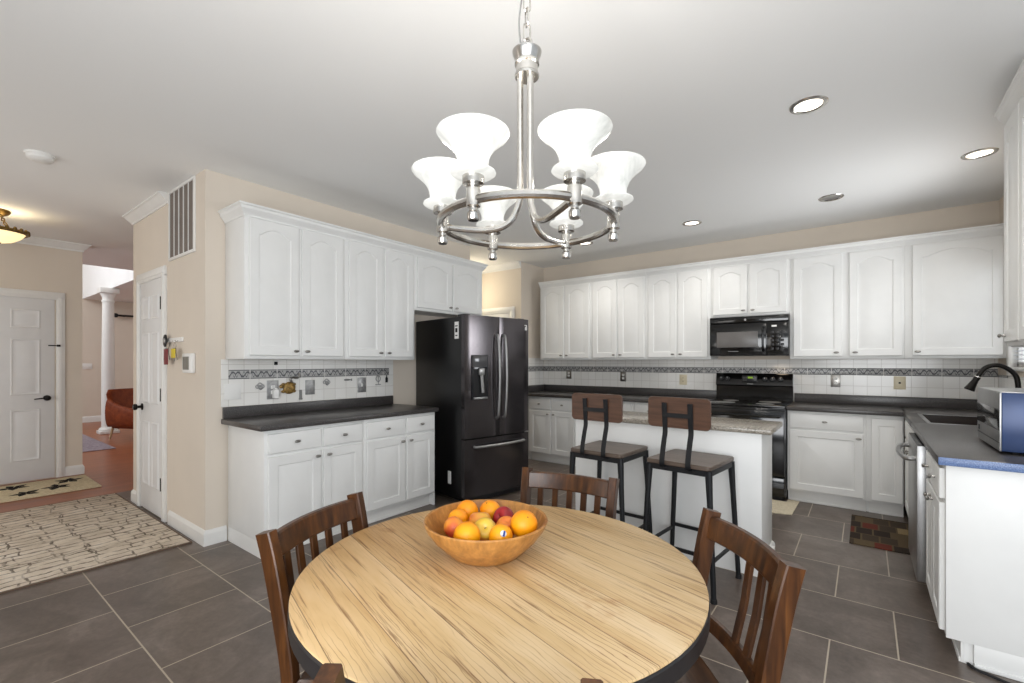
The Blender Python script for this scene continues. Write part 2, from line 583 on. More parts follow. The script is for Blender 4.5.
# ---------------------------------------------------------------- mesh helpers
class MB:
    def __init__(self):
        self.v, self.f, self.mi = [], [], []

    def add(self, vs, fs, mi=0, mat=None):
        o = len(self.v)
        self.v += [tuple(mat @ Vector(p)) if mat else tuple(p) for p in vs]
        for f in fs:
            self.f.append(tuple(i + o for i in f))
            self.mi.append(mi)
        return self

    def box(self, x0, y0, z0, x1, y1, z1, bev=0, mi=0, mat=None):
        x0, x1 = min(x0, x1), max(x0, x1)
        y0, y1 = min(y0, y1), max(y0, y1)
        z0, z1 = min(z0, z1), max(z0, z1)
        bm = bmesh.new()
        bmesh.ops.create_cube(bm, size=1)
        for v in bm.verts:
            v.co = Vector((x0 + (v.co.x + .5) * (x1 - x0), y0 + (v.co.y + .5) * (y1 - y0), z0 + (v.co.z + .5) * (z1 - z0)))
        if bev:
            b = min(bev, .45 * min(x1 - x0, y1 - y0, z1 - z0))
            bmesh.ops.bevel(bm, geom=list(bm.edges), offset=b, segments=2, affect='EDGES', profile=.5)
        bm.verts.index_update()
        self.add([v.co[:] for v in bm.verts], [[v.index for v in f.verts] for f in bm.faces], mi, mat)
        bm.free()
        return self

    def loops(self, loops, closed=True, cap0=False, cap1=False, mi=0, mat=None):
        n = len(loops[0])
        vs = [p for lp in loops for p in lp]
        fs = []
        for i in range(len(loops) - 1):
            for j in range(n if closed else n - 1):
                k = (j + 1) % n
                fs.append((i * n + j, i * n + k, (i + 1) * n + k, (i + 1) * n + j))
        if cap0:
            fs.append(tuple(reversed(range(n))))
        if cap1:
            fs.append(tuple((len(loops) - 1) * n + j for j in range(n)))
        return self.add(vs, fs, mi, mat)

    def lathe(self, prof, c=(0, 0, 0), seg=24, mi=0, mat=None):
        lp = [[(c[0] + r * cos(2 * pi * j / seg), c[1] + r * sin(2 * pi * j / seg), c[2] + z) for j in range(seg)] for r, z in prof]
        return self.loops(lp, True, prof[0][0] > 1e-5 or True, True, mi, mat)

    def tube(self, pts, r, seg=10, closed=False, mi=0, mat=None):
        P = [Vector(p) for p in pts]
        n = len(P)
        rr = r if isinstance(r, (list, tuple)) else [r] * n
        tang = []
        for i in range(n):
            a = P[(i - 1) % n] if (closed or i > 0) else P[i]
            b = P[(i + 1) % n] if (closed or i < n - 1) else P[i]
            tang.append((b - a).normalized())
        up = Vector((0, 0, 1)) if abs(tang[0].z) < .9 else Vector((1, 0, 0))
        nrm = (up - tang[0] * up.dot(tang[0])).normalized()
        lp = []
        for i in range(n):
            nrm = (nrm - tang[i] * nrm.dot(tang[i])).normalized()
            bi = tang[i].cross(nrm)
            lp.append([tuple(P[i] + (nrm * cos(2 * pi * j / seg) + bi * sin(2 * pi * j / seg)) * rr[i]) for j in range(seg)])
        if closed:
            lp.append(lp[0])
            return self.loops(lp, True, False, False, mi, mat)
        return self.loops(lp, True, True, True, mi, mat)

    def bar(self, pts, side, w, d, mi=0, mat=None, ch=.12):
        """rectangular section with chamfered corners swept along pts; side = axis of the width w; w,d number or list"""
        P = [Vector(p) for p in pts]
        n = len(P)
        side = Vector(side).normalized()
        W = w if isinstance(w, (list, tuple)) else [w] * n
        D = d if isinstance(d, (list, tuple)) else [d] * n
        lp = []
        for i in range(n):
            t = ((P[min(i + 1, n - 1)]) - P[max(i - 1, 0)]).normalized()
            s = (side - t * side.dot(t)).normalized()
            q = t.cross(s)
            a, b = W[i] / 2, D[i] / 2
            c = ch * min(W[i], D[i])
            ring = [(a, b - c), (a - c, b), (-a + c, b), (-a, b - c), (-a, -b + c), (-a + c, -b), (a - c, -b), (a, -b + c)]
            lp.append([tuple(P[i] + s * x + q * y) for x, y in ring])
        return self.loops(lp, True, True, True, mi, mat)

    def prism(self, poly, z0, z1, mi=0, mat=None):
        return self.loops([[(x, y, z0) for x, y in poly], [(x, y, z1) for x, y in poly]], True, True, True, mi, mat)

    def ball(self, c, rx, ry=None, rz=None, seg=20, rings=12, mi=0, mat=None):
        ry = ry or rx
        rz = rz or rx
        vs = [(c[0], c[1], c[2] - rz)]
        for i in range(1, rings):
            a = -pi / 2 + pi * i / rings
            for j in range(seg):
                b = 2 * pi * j / seg
                vs.append((c[0] + rx * cos(a) * cos(b), c[1] + ry * cos(a) * sin(b), c[2] + rz * sin(a)))
        vs.append((c[0], c[1], c[2] + rz))
        fs = [(0, 1 + (j + 1) % seg, 1 + j) for j in range(seg)]
        for i in range(rings - 2):
            for j in range(seg):
                k = (j + 1) % seg
                fs.append((1 + i * seg + j, 1 + i * seg + k, 1 + (i + 1) * seg + k, 1 + (i + 1) * seg + j))
        t = len(vs) - 1
        b0 = 1 + (rings - 2) * seg
        fs += [(t, b0 + j, b0 + (j + 1) % seg) for j in range(seg)]
        return self.add(vs, fs, mi, mat)


def obj(name, mb, mats, parent=None, smooth=35, loc=None):
    me = bpy.data.meshes.new(name)
    me.from_pydata(mb.v, [], mb.f)
    for m in (mats if isinstance(mats, (list, tuple)) else [mats]):
        me.materials.append(M[m] if isinstance(m, str) else m)
    me.polygons.foreach_set('material_index', mb.mi)
    bm = bmesh.new()
    bm.from_mesh(me)
    bmesh.ops.recalc_face_normals(bm, faces=bm.faces)
    bm.to_mesh(me)
    bm.free()
    if smooth:
        me.polygons.foreach_set('use_smooth', [True] * len(me.polygons))
        me.set_sharp_from_angle(angle=R(smooth))
    me.update()
    o = bpy.data.objects.new(name, me)
    COL.objects.link(o)
    if parent:
        o.parent = parent
    if loc:
        o.location = loc
    return o


def tag(o, label, cat, group=None):
    o['label'] = label
    o['category'] = cat
    if group:
        o['group'] = group
    return o


def thing(name, label, cat, loc=(0, 0, 0), rz=0, group=None):
    o = bpy.data.objects.new(name, None)
    COL.objects.link(o)
    o.empty_display_size = .05
    o.location = loc
    o.rotation_euler = (0, 0, rz)
    return tag(o, label, cat, group)


def struct(name, mb, mats, parent=None, smooth=35):
    o = obj(name, mb, mats, parent, smooth)
    if not parent:
        o['kind'] = 'structure'
    return o


def kids(o):
    return [c for c in COL.objects if c.parent == o]


def dup(root, loc, rz, label=None, group=None):
    r = root.copy()
    COL.objects.link(r)
    r.location = loc
    r.rotation_euler = (0, 0, rz)
    if label:
        r['label'] = label
    if group:
        r['group'] = group
    for c in kids(root):
        d = c.copy()
        COL.objects.link(d)
        d.parent = r
        for g in kids(c):
            e = g.copy()
            COL.objects.link(e)
            e.parent = d
    return r


def catmull(pts, n=6, closed=False):
    P = [Vector(p) for p in pts]
    out = []
    m = len(P)
    rng = range(m if closed else m - 1)
    for i in rng:
        g = lambda k: P[k % m] if closed else P[max(0, min(m - 1, k))]
        a, b, c, d = g(i - 1), g(i), g(i + 1), g(i + 2)
        for s in range(n):
            t = s / n
            out.append(.5 * ((2 * b) + (c - a) * t + (2 * a - 5 * b + 4 * c - d) * t * t + (3 * b - a - 3 * c + d) * t ** 3))
    if not closed:
        out.append(P[-1])
    return out

# ---------------------------------------------------------------- setting
CH = 2.745      # ceiling height
XL = -3.81      # left kitchen wall
YA = 1.30       # wall with the closet door (faces the camera)
YB = 5.75       # back wall
XR = 0.93       # sink wall
XD = -7.45      # front-door wall

struct('floor', MB().box(-6.08, -2.2, -.06, 3.2, 5.9, 0), 'tilefloor')
struct('floor_hall', MB().box(-14.5, -2.2, -.065, -6.08, 6.2, -.002), 'hardwood')
struct('ceiling', MB().box(-8.9, -2.2, CH, 3.2, 5.9, CH + .12), 'ceiling')
struct('ceiling_living', MB().box(-14.5, 2.42, CH, -8.9, 6.2, CH + .12), 'ceiling')
struct('ceiling_foyer', MB().box(-14.5, -2.2, 5.3, -8.78, 2.42, 5.4), 'ceiling')

struct('wall_left', MB().box(XL - .12, YA, 0, XL, 4.13, CH), 'wall')
struct('wall_light_block', MB().box(-8.9, -2.32, 0, -1.5, -2.2, CH), 'wall')  # unseen wall, added to keep world light off the closet wall
struct('wall_closet', MB().box(-5.6, YA, 0, XL - .12, YA + .12, CH), 'wall')
struct('wall_hall', MB().box(-5.6, YA + .12, 0, -5.48, 6.1, CH), 'wall')
struct('wall_pantry', MB().box(-5.48, 5.18, 0, XL - .12, 5.3, CH), 'wall')
struct('wall_nook', MB().box(XL - .12, 5.18, 0, XL, YB, CH), 'wall')
struct('wall_back', MB().box(XL - .12, YB, 0, XR + .12, YB + .12, CH), 'wall')
# sink wall with its window opening
WY0, WY1, WZ0, WZ1 = 4.0, 5.33, 1.30, 2.15
wr = MB()
wr.box(XR, 2.86, 0, XR + .12, WY0, CH)
wr.box(XR, WY1, 0, XR + .12, YB, CH)
wr.box(XR, WY0, 0, XR + .12, WY1, WZ0)
wr.box(XR, WY0, WZ1, XR + .12, WY1, CH)
struct('wall_right', wr, 'wall')
struct('wall_entry', MB().box(XD - .14, -2.2, 0, XD, 1.245, CH), 'wall')
struct('wall_far', MB().box(-13.9, -2.2, 0, -13.75, 6.2, 5.3), 'wall')
struct('wall_living', MB().box(-13.75, 6.05, 0, -5.48, 6.2, CH), 'wall')
struct('wall_bulkhead', MB().box(-13.75, 2.3, CH, -8.901, 2.42, 5.3), 'bright')
struct('wall_foyer', MB().box(-8.9, -2.2, CH + .12, -8.78, 2.3, 5.3), 'bright')


CROWN = [(0, 0), (.07, 0), (.07, -.012), (.058, -.018), (.042, -.038), (.022, -.062), (.011, -.07), (.011, -.088), (0, -.088)]
BASE = [(0, 0), (.016, 0), (.016, .085), (.011, .098), (.005, .108), (0, .112)]


def mould(mb, prof, p0, p1, nrm, z):
    """sweep profile (out,dz) from p0 to p1 (xy), nrm = outward unit (xy)"""
    l0 = [(p0[0] + nrm[0] * a, p0[1] + nrm[1] * a, z + b) for a, b in prof]
    l1 = [(p1[0] + nrm[0] * a, p1[1] + nrm[1] * a, z + b) for a, b in prof]
    return mb.loops([l0, l1], True, True, True)


# crown over the closet door, returning round the corner, and on the entry wall
mc = MB()
prof = CROWN
la = [(-4.60, YA - a, CH + b) for a, b in prof]
lb = [(-5.6 - a, YA - a, CH + b) for a, b in prof]
lc = [(-5.6 - a, YA + .5, CH + b) for a, b in prof]
mc.loops([la, lb, lc], True, True, True)
struct('trim_1', mc, 'trimwhite', smooth=20)
mc = MB()
la = [(XD + a, -2.2, CH + b) for a, b in prof]
lb = [(XD + a, 1.245 + a, CH + b) for a, b in prof]
lc = [(XD - .14, 1.245 + a, CH + b) for a, b in prof]
mc.loops([la, lb, lc], True, True, True)
struct('trim_2', mc, 'trimwhite', smooth=20)
mc = mould(MB(), CROWN, (-5.48, 5.18), (XL, 5.18), (0, -1), CH)
struct('trim_3', mc, 'trimwhite', smooth=20)

# baseboards
mb = MB()
la = [(-4.57, YA - a, b) for a, b in BASE]
lb = [(XL + a, YA - a, b) for a, b in BASE]
lc = [(XL + a, 1.438, b) for a, b in BASE]
mb.loops([la, lb, lc], True, True, True)
struct('baseboard_left', mb, 'trimwhite', smooth=20)
mb = MB()
mb.loops([[(-5.43, YA - a, b) for a, b in BASE], [(-5.6 - a, YA - a, b) for a, b in BASE], [(-5.6 - a, 5.5, b) for a, b in BASE]], True, True, True)
struct('baseboard_hall', mb, 'trimwhite', smooth=20)
mb = MB()
mb.loops([[(XD + a, 1.09, b) for a, b in BASE], [(XD + a, 1.245 + a, b) for a, b in BASE], [(XD - .14, 1.245 + a, b) for a, b in BASE]], True, True, True)
struct('baseboard_entry', mb, 'trimwhite', smooth=20)
struct('baseboard_far', mould(MB(), [(a, b * 1.2) for a, b in BASE], (-13.75, -2), (-13.75, 6), (1, 0), 0), 'trimwhite', smooth=20)


def panel_ring(mb, x0, z0, x1, z1, y, h=.007):
    """moulded raised panel standing on a door face at depth y (front = -y)"""
    def rect(i):
        return [(x0 + i, z0 + i), (x1 - i, z0 + i), (x1 - i, z1 - i), (x0 + i, z1 - i)]
    lv = [(0, 0), (.010, h), (.022, h * .3), (.03, h * .1), (.05, h * .8)]
    mb.loops([[(x, y - d, z) for x, z in rect(i)] for i, d in lv], True, False, True)


def interior_door(name, w, h, loc, rz, knob_x, lever, hinge_x):
    """six panel door with casing; local front faces -y, x along width from 0"""
    root = obj(name, MB().box(0, -.012, .012, w, .0, h, .003), 'doorwhite')
    root.location = loc
    root.rotation_euler = (0, 0, rz)
    root['kind'] = 'structure'
    pm = MB()
    sx = .115 if w > .7 else .085
    mx = .10 if w > .7 else .07
    pw = (w - 2 * sx - mx) / 2
    for z0, z1 in ((.235, .81), (.97, 1.60), (1.72, 1.93)):
        for x0 in (sx, sx + pw + mx):
            panel_ring(pm, x0, z0, x0 + pw, z1, -.012)
    obj('door_panels', pm, 'doorwhite', root, 25)
    cs = MB()
    c = .075
    for x0, x1 in ((-c - .012, -.012), (w + .012, w + c + .012)):
        cs.box(x0, -.021, 0, x1, 0, h + .013, .003)
        cs.box(x0 + .014, -.027, .002, x1 - .022, 0, h + .025, .003)
    cs.box(-c - .012, -.022, h + .0, w + c + .012, 0, h + c + .012, .004)
    cs.box(-c + .003, -.028, h + .027, w + c - .003, 0, h + c - .004, .003)
    obj('door_casing', cs, 'trimwhite', root)
    kb = MB()
    mt = Matrix.Translation((knob_x, -.012, .93)) @ Matrix.Rotation(R(90), 4, 'X')
    kb.lathe([(.0, 0), (.031, 0), (.031, .006), (.013, .012), (.012, .034), (.026, .042), (.03, .056), (.022, .068), (0, .07)], seg=20, mat=mt)
    if lever:
        kb.tube([(knob_x, -.06, .93), (knob_x - .05, -.062, .928), (knob_x - .105, -.055, .921)], [.009, .008, .006], 8)
    obj('door_knob', kb, 'bronze', root)
    for z in (.30, 1.06, 1.84):
        obj('hinge', MB().box(hinge_x - .014, -.016, z - .05, hinge_x + .014, -.001, z + .05, .002).lathe([(.008, -.055), (.008, .055)], (hinge_x + .006, -.018, z), 8), 'bronze', root)
    return root


interior_door('door_1', .80, 2.06, (XD, .205, 0), R(90), .735, True, .003)
interior_door('door_2', .60, 2.06, (-5.32, YA, 0), 0, .055, False, .588)
# flip latch above the entry knob
latch = tag(obj('flip_latch', MB().box(-.05, -.012, -.006, .05, .0, .006, .003).box(.02, -.026, -.012, .05, 0, .012, .003), 'bronze'),
            'small dark flip latch on the edge of the white entry door', 'latch')
latch.location = (XD + .0225, 1.0, 1.53)
latch.rotation_euler = (0, 0, R(90))
interior_door('door_3', .62, 2.04, (-4.63, 5.18, 0), 0, .56, False, .0)

# sink window
wroot = MB()
wroot.box(XR - .018, WY0 - .07, WZ0 - .07, XR, WY0, WZ1 + .07, .004)
wroot.box(XR - .018, WY1, WZ0 - .07, XR, WY1 + .07, WZ1 + .07, .004)
wroot.box(XR - .018, WY0, WZ1, XR, WY1, WZ1 + .07, .004)
wroot.box(XR - .03, WY0 - .07, WZ0 - .03, XR + .02, WY1 + .07, WZ0, .004)
wroot.box(XR + .03, WY0, WZ0, XR + .06, WY0 + .04, WZ1, .003).box(XR + .03, WY1 - .04, WZ0, XR + .06, WY1, WZ1, .003)
wroot.box(XR + .03, WY0, WZ0, XR + .06, WY1, WZ0 + .04, .003).box(XR + .03, WY0, WZ1 - .04, XR + .06, WY1, WZ1, .003)
wroot.box(XR + .03, WY0, 1.70, XR + .06, WY1, 1.74, .003)
wroot.box(XR - .01, WY1 - .006, WZ0, XR + .12, WY1 - .0005, WZ1).box(XR - .01, WY0 + .0005, WZ0, XR + .12, WY0 + .006, WZ1)
win = struct('window_1', wroot, 'trimwhite')
obj('window_pane', MB().box(XR + .043, WY0 + .04, WZ0 + .04, XR + .047, WY1 - .04, WZ1 - .04), 'glass', win)
bl = MB()
for i in range(26):
    z = WZ0 + .03 + i * .031
    bl.loops([[(XR - .002, y, z + .003), (XR + .011, y, z + .0025), (XR + .023, y, z - .003), (XR + .011, y, z + .0005)] for y in (WY0 + .012, WY1 - .012)], True, True, True)
bl.box(XR - .004, WY0 + .008, WZ1 - .05, XR + .025, WY1 - .008, WZ1 - .005, .004)
bld = tag(obj('window_blind', bl, 'blind'), 'white slatted blind hanging in the window above the sink', 'blind')

# ---------------------------------------------------------------- cabinet parts
def arch_outline(x0, z0, x1, z1, rise, n=14):
    pts = [(x0, z0), (x1, z0)]
    for i in range(n + 1):
        u = 1 - i / n
        s = min(abs(2 * u - 1) / .86, 1.0)
        pts.append((x0 + (x1 - x0) * u, z1 - rise + rise * (1 - s * s) * (1.0)))
    return pts


def panel_mesh(x0, z0, x1, z1, y, t=.02, frame=.062, rise=0.0, flat=False):
    """overlay door/drawer front; back at y, front at y-t, with raised centre panel"""
    mb = MB()
    n = 14
    b = .004
    fx = min(frame, (x1 - x0) * .24)
    fz = min(frame, (z1 - z0) * .28)
    lv = [(0, 0, 0, 0, 0), (0, 0, 0, 0, t - b), (b, b, b, 0, t)]
    if not flat:
        lv += [(fx, fz, fz, rise, t), (fx + .005, fz + .005, fz + .005, rise, t - .006),
               (fx + .016, fz + .016, fz + .016, rise, t - .006), (fx + .036, fz + .036, fz + .036, rise * .95, t - .0005)]
    else:
        lv += [(.012, .012, .012, 0, t), (.018, .018, .018, 0, t + .0015)]
    lp = []
    for ix, ib, it, rs, d in lv:
        lp.append([(x, y - d, z) for x, z in arch_outline(x0 + ix, z0 + ib, x1 - ix, z1 - it, rs, n)])
    mb.loops(lp, True, True, True)
    return mb


def knob_mesh(x, y, z):
    mb = MB()
    mt = Matrix.Translation((x, y, z)) @ Matrix.Rotation(R(90), 4, 'X')
    mb.lathe([(.0, 0), (.008, 0), (.006, .006), (.005, .016), (0, .016)], seg=10, mat=mt)
    mb.ball((x, y - .021, z), .022, .008, .0105, 14, 8)
    return mb


def fronts(root, items, y=0):
    """items: (kind, x0, z0, x1, z1, knob(x,z)|None, rise)"""
    for kind, x0, z0, x1, z1, kn, rise in items:
        d = obj(kind, panel_mesh(x0, z0, x1, z1, y, rise=rise, flat=(kind == 'drawer_front')), 'white', root, 18)
        if kn:
            obj('knob', knob_mesh(kn[0], y - .02, kn[1]), 'pewter', d)


def base_cabinet(name, label, loc, rz, w, items, depth=.575, h=.874, end_l=False, end_r=False, group='white base cabinets', sink=False):
    root = thing(name, label, 'cabinet', loc, rz, group)
    body = MB()
    if sink:
        body.box(0, 0, .105, w, depth, .70, .0015).box(0, 0, .70, w, .02, h).box(0, .02, .70, .018, depth, h).box(w - .018, .02, .70, w, depth, h).box(.018, depth - .018, .70, w - .018, depth, h)
    else:
        body.box(0, 0, .105, w, depth, h, .0015)
    body.box(.0185 if end_l else 0, .06, .0, w - (.0185 if end_r else 0), depth - .002, .105)
    if end_l:
        body.box(0, .0, 0, .018, depth, .105)
    if end_r:
        body.box(w - .018, .0, 0, w, depth, .105)
    obj('cabinet_body', body, 'white', root)
    obj('toe_kick', MB().box(.019, .05, 0, w - (.019 if end_r else 0), .06, .1, .001).box(.019, .043, 0, w - (.019 if end_r else 0), .05, .02, .002), 'trimwhite', root)
    fronts(root, items)
    return root


def upper_cabinet(name, label, loc, rz, w, z0, z1, items, depth=.325, crown=(0, 0), group='white wall cabinets'):
    root = thing(name, label, 'cabinet', loc, rz, group)
    body = MB().box(0, 0, z0, w, depth, z1, .0015)
    body.box(.002, .012, z0 - .006, w - .002, depth, z0)
    obj('cabinet_body', body, 'white', root)
    fronts(root, items)
    cr = [(0, -.045), (.006, -.045), (.008, -.034), (.02, -.02), (.036, .002), (.04, .02), (.05, .026), (.05, .038), (0, .038)]
    mb = MB()
    lps = []
    if crown[0]:
        lps.append([(-a, depth, z1 + b) for a, b in cr])
        lps.append([(-a, -a, z1 + b) for a, b in cr])
    else:
        lps.append([(0, -a, z1 + b) for a, b in cr])
    if crown[1]:
        lps.append([(w + a, -a, z1 + b) for a, b in cr])
        lps.append([(w + a, depth, z1 + b) for a, b in cr])
    else:
        lps.append([(w, -a, z1 + b) for a, b in cr])
    mb.loops(lps, True, True, True)
    mb.box(0, 0, z1, w, depth, z1 + .03)
    obj('crown_moulding', mb, 'white', root, 20)
    return root


def pair_base(w, split=None, drawers=True):
    """two doors under two drawers"""
    m = w / 2 if split is None else split
    it = []
    for x0, x1, kx, dk in ((.022, m - .010, m - .045, None), (m + .010, w - .022, m + .045, None)):
        it.append(('drawer_front', x0, .712, x1, .848, ((x0 + x1) / 2, .78), 0))
        it.append(('cabinet_door', x0, .125, x1, .69, (kx, .65), 0))
    return it


def pair_upper(w, z0, z1, rise=.045, m=None):
    m = w / 2 if m is None else m
    return [('cabinet_door', .028, z0 + .02, m - .012, z1 - .05, (m - .045, z0 + .055), rise),
            ('cabinet_door', m + .012, z0 + .02, w - .028, z1 - .05, (m + .045, z0 + .055), rise)]


UZ0, UZ1 = 1.366, 2.42
# left wall (front faces +X): local x -> world +Y
FL = XL + .60
base_cabinet('base_cabinet', 'white base cabinet at the open end of the left counter, two doors under two drawers', (FL, 1.442, 0), R(90), .775,
             pair_base(.775, .412), end_l=True)
base_cabinet('base_cabinet', 'white two-door base cabinet beside the black refrigerator', (FL, 2.218, 0), R(90), .775,
             pair_base(.775, .418), end_r=True)
UL = XL + .33
upper_cabinet('wall_cabinet', 'tall white arched-door wall cabinet nearest the air vent', (UL, 1.43, 0), R(90), .795, UZ0, UZ1,
              pair_upper(.795, UZ0, UZ1, m=.40), crown=(1, 0))
upper_cabinet('wall_cabinet', 'tall white arched-door wall cabinet next to the short cabinet over the refrigerator', (UL, 2.2255, 0), R(90), .752, UZ0, UZ1,
              pair_upper(.752, UZ0, UZ1, m=.382))
upper_cabinet('wall_cabinet', 'short white two-door wall cabinet above the black refrigerator', (UL, 2.978, 0), R(90), .997, 1.855, UZ1,
              pair_upper(.997, 1.855, UZ1, .04, m=.508), crown=(0, 1))

# back wall (front faces -Y)
FB = YB - .60
UB = YB - .33
units = [(-3.648, -2.842, 'first tall white wall cabinet from the refrigerator corner on the back wall'),
         (-2.841, -2.098, 'middle one of the three tall white wall cabinets left of the microwave'),
         (-2.097, -1.362, 'tall white wall cabinet touching the left side of the microwave')]
for i, (x0, x1, lab) in enumerate(units):
    w = x1 - x0
    upper_cabinet('wall_cabinet', lab, (x0, UB, 0), 0, w, UZ0 + .01, UZ1 + .005, pair_upper(w, UZ0 + .01, UZ1 + .005), crown=(0, 0))
upper_cabinet('wall_cabinet', 'short white two-door wall cabinet above the microwave', (-1.361, UB, 0), 0, .76, 1.835, UZ1 + .005,
              pair_upper(.76, 1.835, UZ1 + .005, .035))
w = .885
upper_cabinet('wall_cabinet', 'white two-door wall cabinet just right of the microwave', (-.6, UB, 0), 0, w, UZ0 + .01, UZ1 + .005,
              [('cabinet_door', .03, UZ0 + .03, .43, UZ1 - .045, (.385, UZ0 + .065), .045), ('cabinet_door', .485, UZ0 + .03, .868, UZ1 - .045, (.53, UZ0 + .065), .045)])
w = .643
upper_cabinet('wall_cabinet', 'white wall cabinet with one wide door in the right corner', (.286, UB, 0), 0, w, UZ0 + .01, UZ1 + .005,
              [('cabinet_door', .05, UZ0 + .03, .612, UZ1 - .045, (.085, UZ0 + .065), .05)])

# base cabinets along the back wall
base_cabinet('base_cabinet', 'white two-door base cabinet in the far corner behind the refrigerator', (-3.66, FB, 0), 0, .74, pair_base(.74, .375))
base_cabinet('base_cabinet', 'white base cabinet on the back wall behind the left bar stool', (-2.919, FB, 0), 0, .77, pair_base(.77))
base_cabinet('base_cabinet', 'white base cabinet on the back wall next to the left side of the range', (-2.148, FB, 0), 0, .776, pair_base(.776))
base_cabinet('base_cabinet', 'white base cabinet right of the range, one wide drawer over one wide door', (-.592, FB, 0), 0, .602,
             [('drawer_front', .02, .715, .585, .852, (.30, .785), 0), ('cabinet_door', .02, .125, .585, .695, (.55, .655), 0)])
base_cabinet('base_cabinet', 'white single-door base cabinet in the corner by the dishwasher', (.011, FB, 0), 0, .255,
             [('cabinet_door', .035, .125, .25, .845, None, 0)])
base_cabinet('base_cabinet', 'white filler cabinet in the dark corner under the tiled nook wall', (XL + .003, FB + .0, 0), 0, .145, [])

# sink wall run (front faces -X): local x -> world -Y
FR = XR - .64
base_cabinet('base_cabinet', 'white sink base cabinet between the dishwasher and the right corner', (FR, 5.12, 0), R(-90), 1.065,
             [('drawer_front', .02, .715, .53, .852, None, 0), ('drawer_front', .55, .715, 1.045, .852, None, 0),
              ('cabinet_door', .02, .125, .53, .695, (.49, .655), 0), ('cabinet_door', .55, .125, 1.045, .695, (.59, .655), 0)], depth=.61, sink=True)
base_cabinet('base_cabinet', 'white end base cabinet under the counter with a daylight-tinted edge at the right', (FR, 3.44, 0), R(-90), .595,
             [('drawer_front', .02, .715, .29, .852, (.155, .785), 0), ('drawer_front', .305, .715, .575, .852, (.44, .785), 0),
              ('cabinet_door', .02, .115, .29, .695, (.255, .655), 0), ('cabinet_door', .305, .115, .575, .695, (.34, .655), 0)], depth=.61)
ep = MB()
ep.box(FR, 2.826, .10, XR - .003, 2.844, .874, .001).box(FR + .09, 2.826, .0, XR - .003, 2.844, .10, .001).box(FR + .09, 2.818, 0, XR - .003, 2.826, .02, .003)
tag(obj('end_panel', ep, 'white'), 'flat white end panel closing the counter run at the right edge', 'panel')

upper_cabinet('wall_cabinet', 'white wall cabinet at the right edge beside the sink window', (XR - .33, 3.516, 0), R(-90), .63, 1.42, 2.62,
              [('cabinet_door', .025, 1.44, .31, 2.575, (.06, 1.475), .045), ('cabinet_door', .325, 1.44, .605, 2.575, (.57, 1.475), .045)], crown=(0, 0))

# ---------------------------------------------------------------- counters
CT0, CT1 = .876, .914


def splash_lip(*a):
    return MB().box(*a, .003)


lc = obj('countertop', MB().box(XL + .003, 1.40, CT0, XL + .645, 3.005, CT1, .006), 'counter')
tag(lc, 'charcoal countertop along the left wall under the tall cabinets', 'countertop')
obj('splash_lip', splash_lip(XL + .004, 1.41, CT1, XL + .024, 2.965, 1.0), 'counter', lc)
lc = obj('countertop', MB().box(XL + .003, YB - .645, CT0, -1.373, YB - .003, CT1, .006), 'counter')
tag(lc, 'dark countertop on the back wall between the refrigerator and the range', 'countertop')
obj('splash_lip', splash_lip(XL + .025, YB - .024, CT1, -1.375, YB - .004, 1.008).box(XL + .004, 5.185, CT1, XL + .024, YB - .004, 1.008, .003), 'counter', lc)
# L-shaped worktop with the sink opening
SX0, SX1, SY0, SY1 = .355, .74, 4.28, 5.0
rc = MB()
rc.box(-.597, YB - .645, CT0, .285, YB - .003, CT1, .006)
rc.box(.26, SY1, CT0, XR - .003, YB - .003, CT1, .006)
rc.box(.26, SY0, CT0, SX0, SY1, CT1, .004)
rc.box(SX1, SY0, CT0, XR - .003, SY1, CT1, .004)
rc.box(.26, 2.80, CT0, XR - .003, SY0, CT1, .006)
lc = tag(obj('countertop', rc, 'counter'), 'dark L-shaped countertop running from the range round to the sink side', 'countertop')
obj('splash_lip', splash_lip(-.595, YB - .024, CT1, XR - .004, YB - .004, 1.008).box(XR - .024, 2.86, CT1, XR - .004, YB - .024, 1.008, .003), 'counter', lc)
e = obj('edge_reflection', MB().box(.262, 2.794, CT0 + .001, XR - .004, 2.801, CT1 - .002, .002), 'edgereflect', lc)  # strip that carries the painted daylight tint
e['label'] = 'front edge of the counter end with blue daylight painted on'

sk = MB()
d = .19
sk.box(SX0 - .012, SY0 - .012, CT1, SX1 + .012, SY0 + .012, CT1 + .004, .002).box(SX0 - .012, SY1 - .012, CT1, SX1 + .012, SY1 + .012, CT1 + .004, .002)
sk.box(SX0 - .012, SY0, CT1, SX0 + .012, SY1, CT1 + .004, .002).box(SX1 - .012, SY0, CT1, SX1 + .012, SY1, CT1 + .004, .002)
sink = tag(obj('sink', sk, 'steel'), 'stainless rim sink set in the counter on the right side', 'sink')
bn = MB()
bn.box(SX0 + .002, SY0 + .002, CT1 - d, SX1 - .002, SY0 + .008, CT1).box(SX0 + .002, SY1 - .008, CT1 - d, SX1 - .002, SY1 - .002, CT1)
bn.box(SX0 + .002, SY0 + .002, CT1 - d, SX0 + .008, SY1 - .002, CT1).box(SX1 - .008, SY0 + .002, CT1 - d, SX1 - .002, SY1 - .002, CT1)
bn.box(SX0 + .002, SY0 + .002, CT1 - d - .006, SX1 - .002, SY1 - .002, CT1 - d)
obj('basin', bn, plain('dark_sink_composite', (52, 44, 40), .35), sink)
obj('drain', MB().lathe([(0, 0), (.04, 0), (.04, .004), (.03, .006), (0, .004)], ((SX0 + SX1) / 2, (SY0 + SY1) / 2, CT1 - d), 18), 'steel', sink)

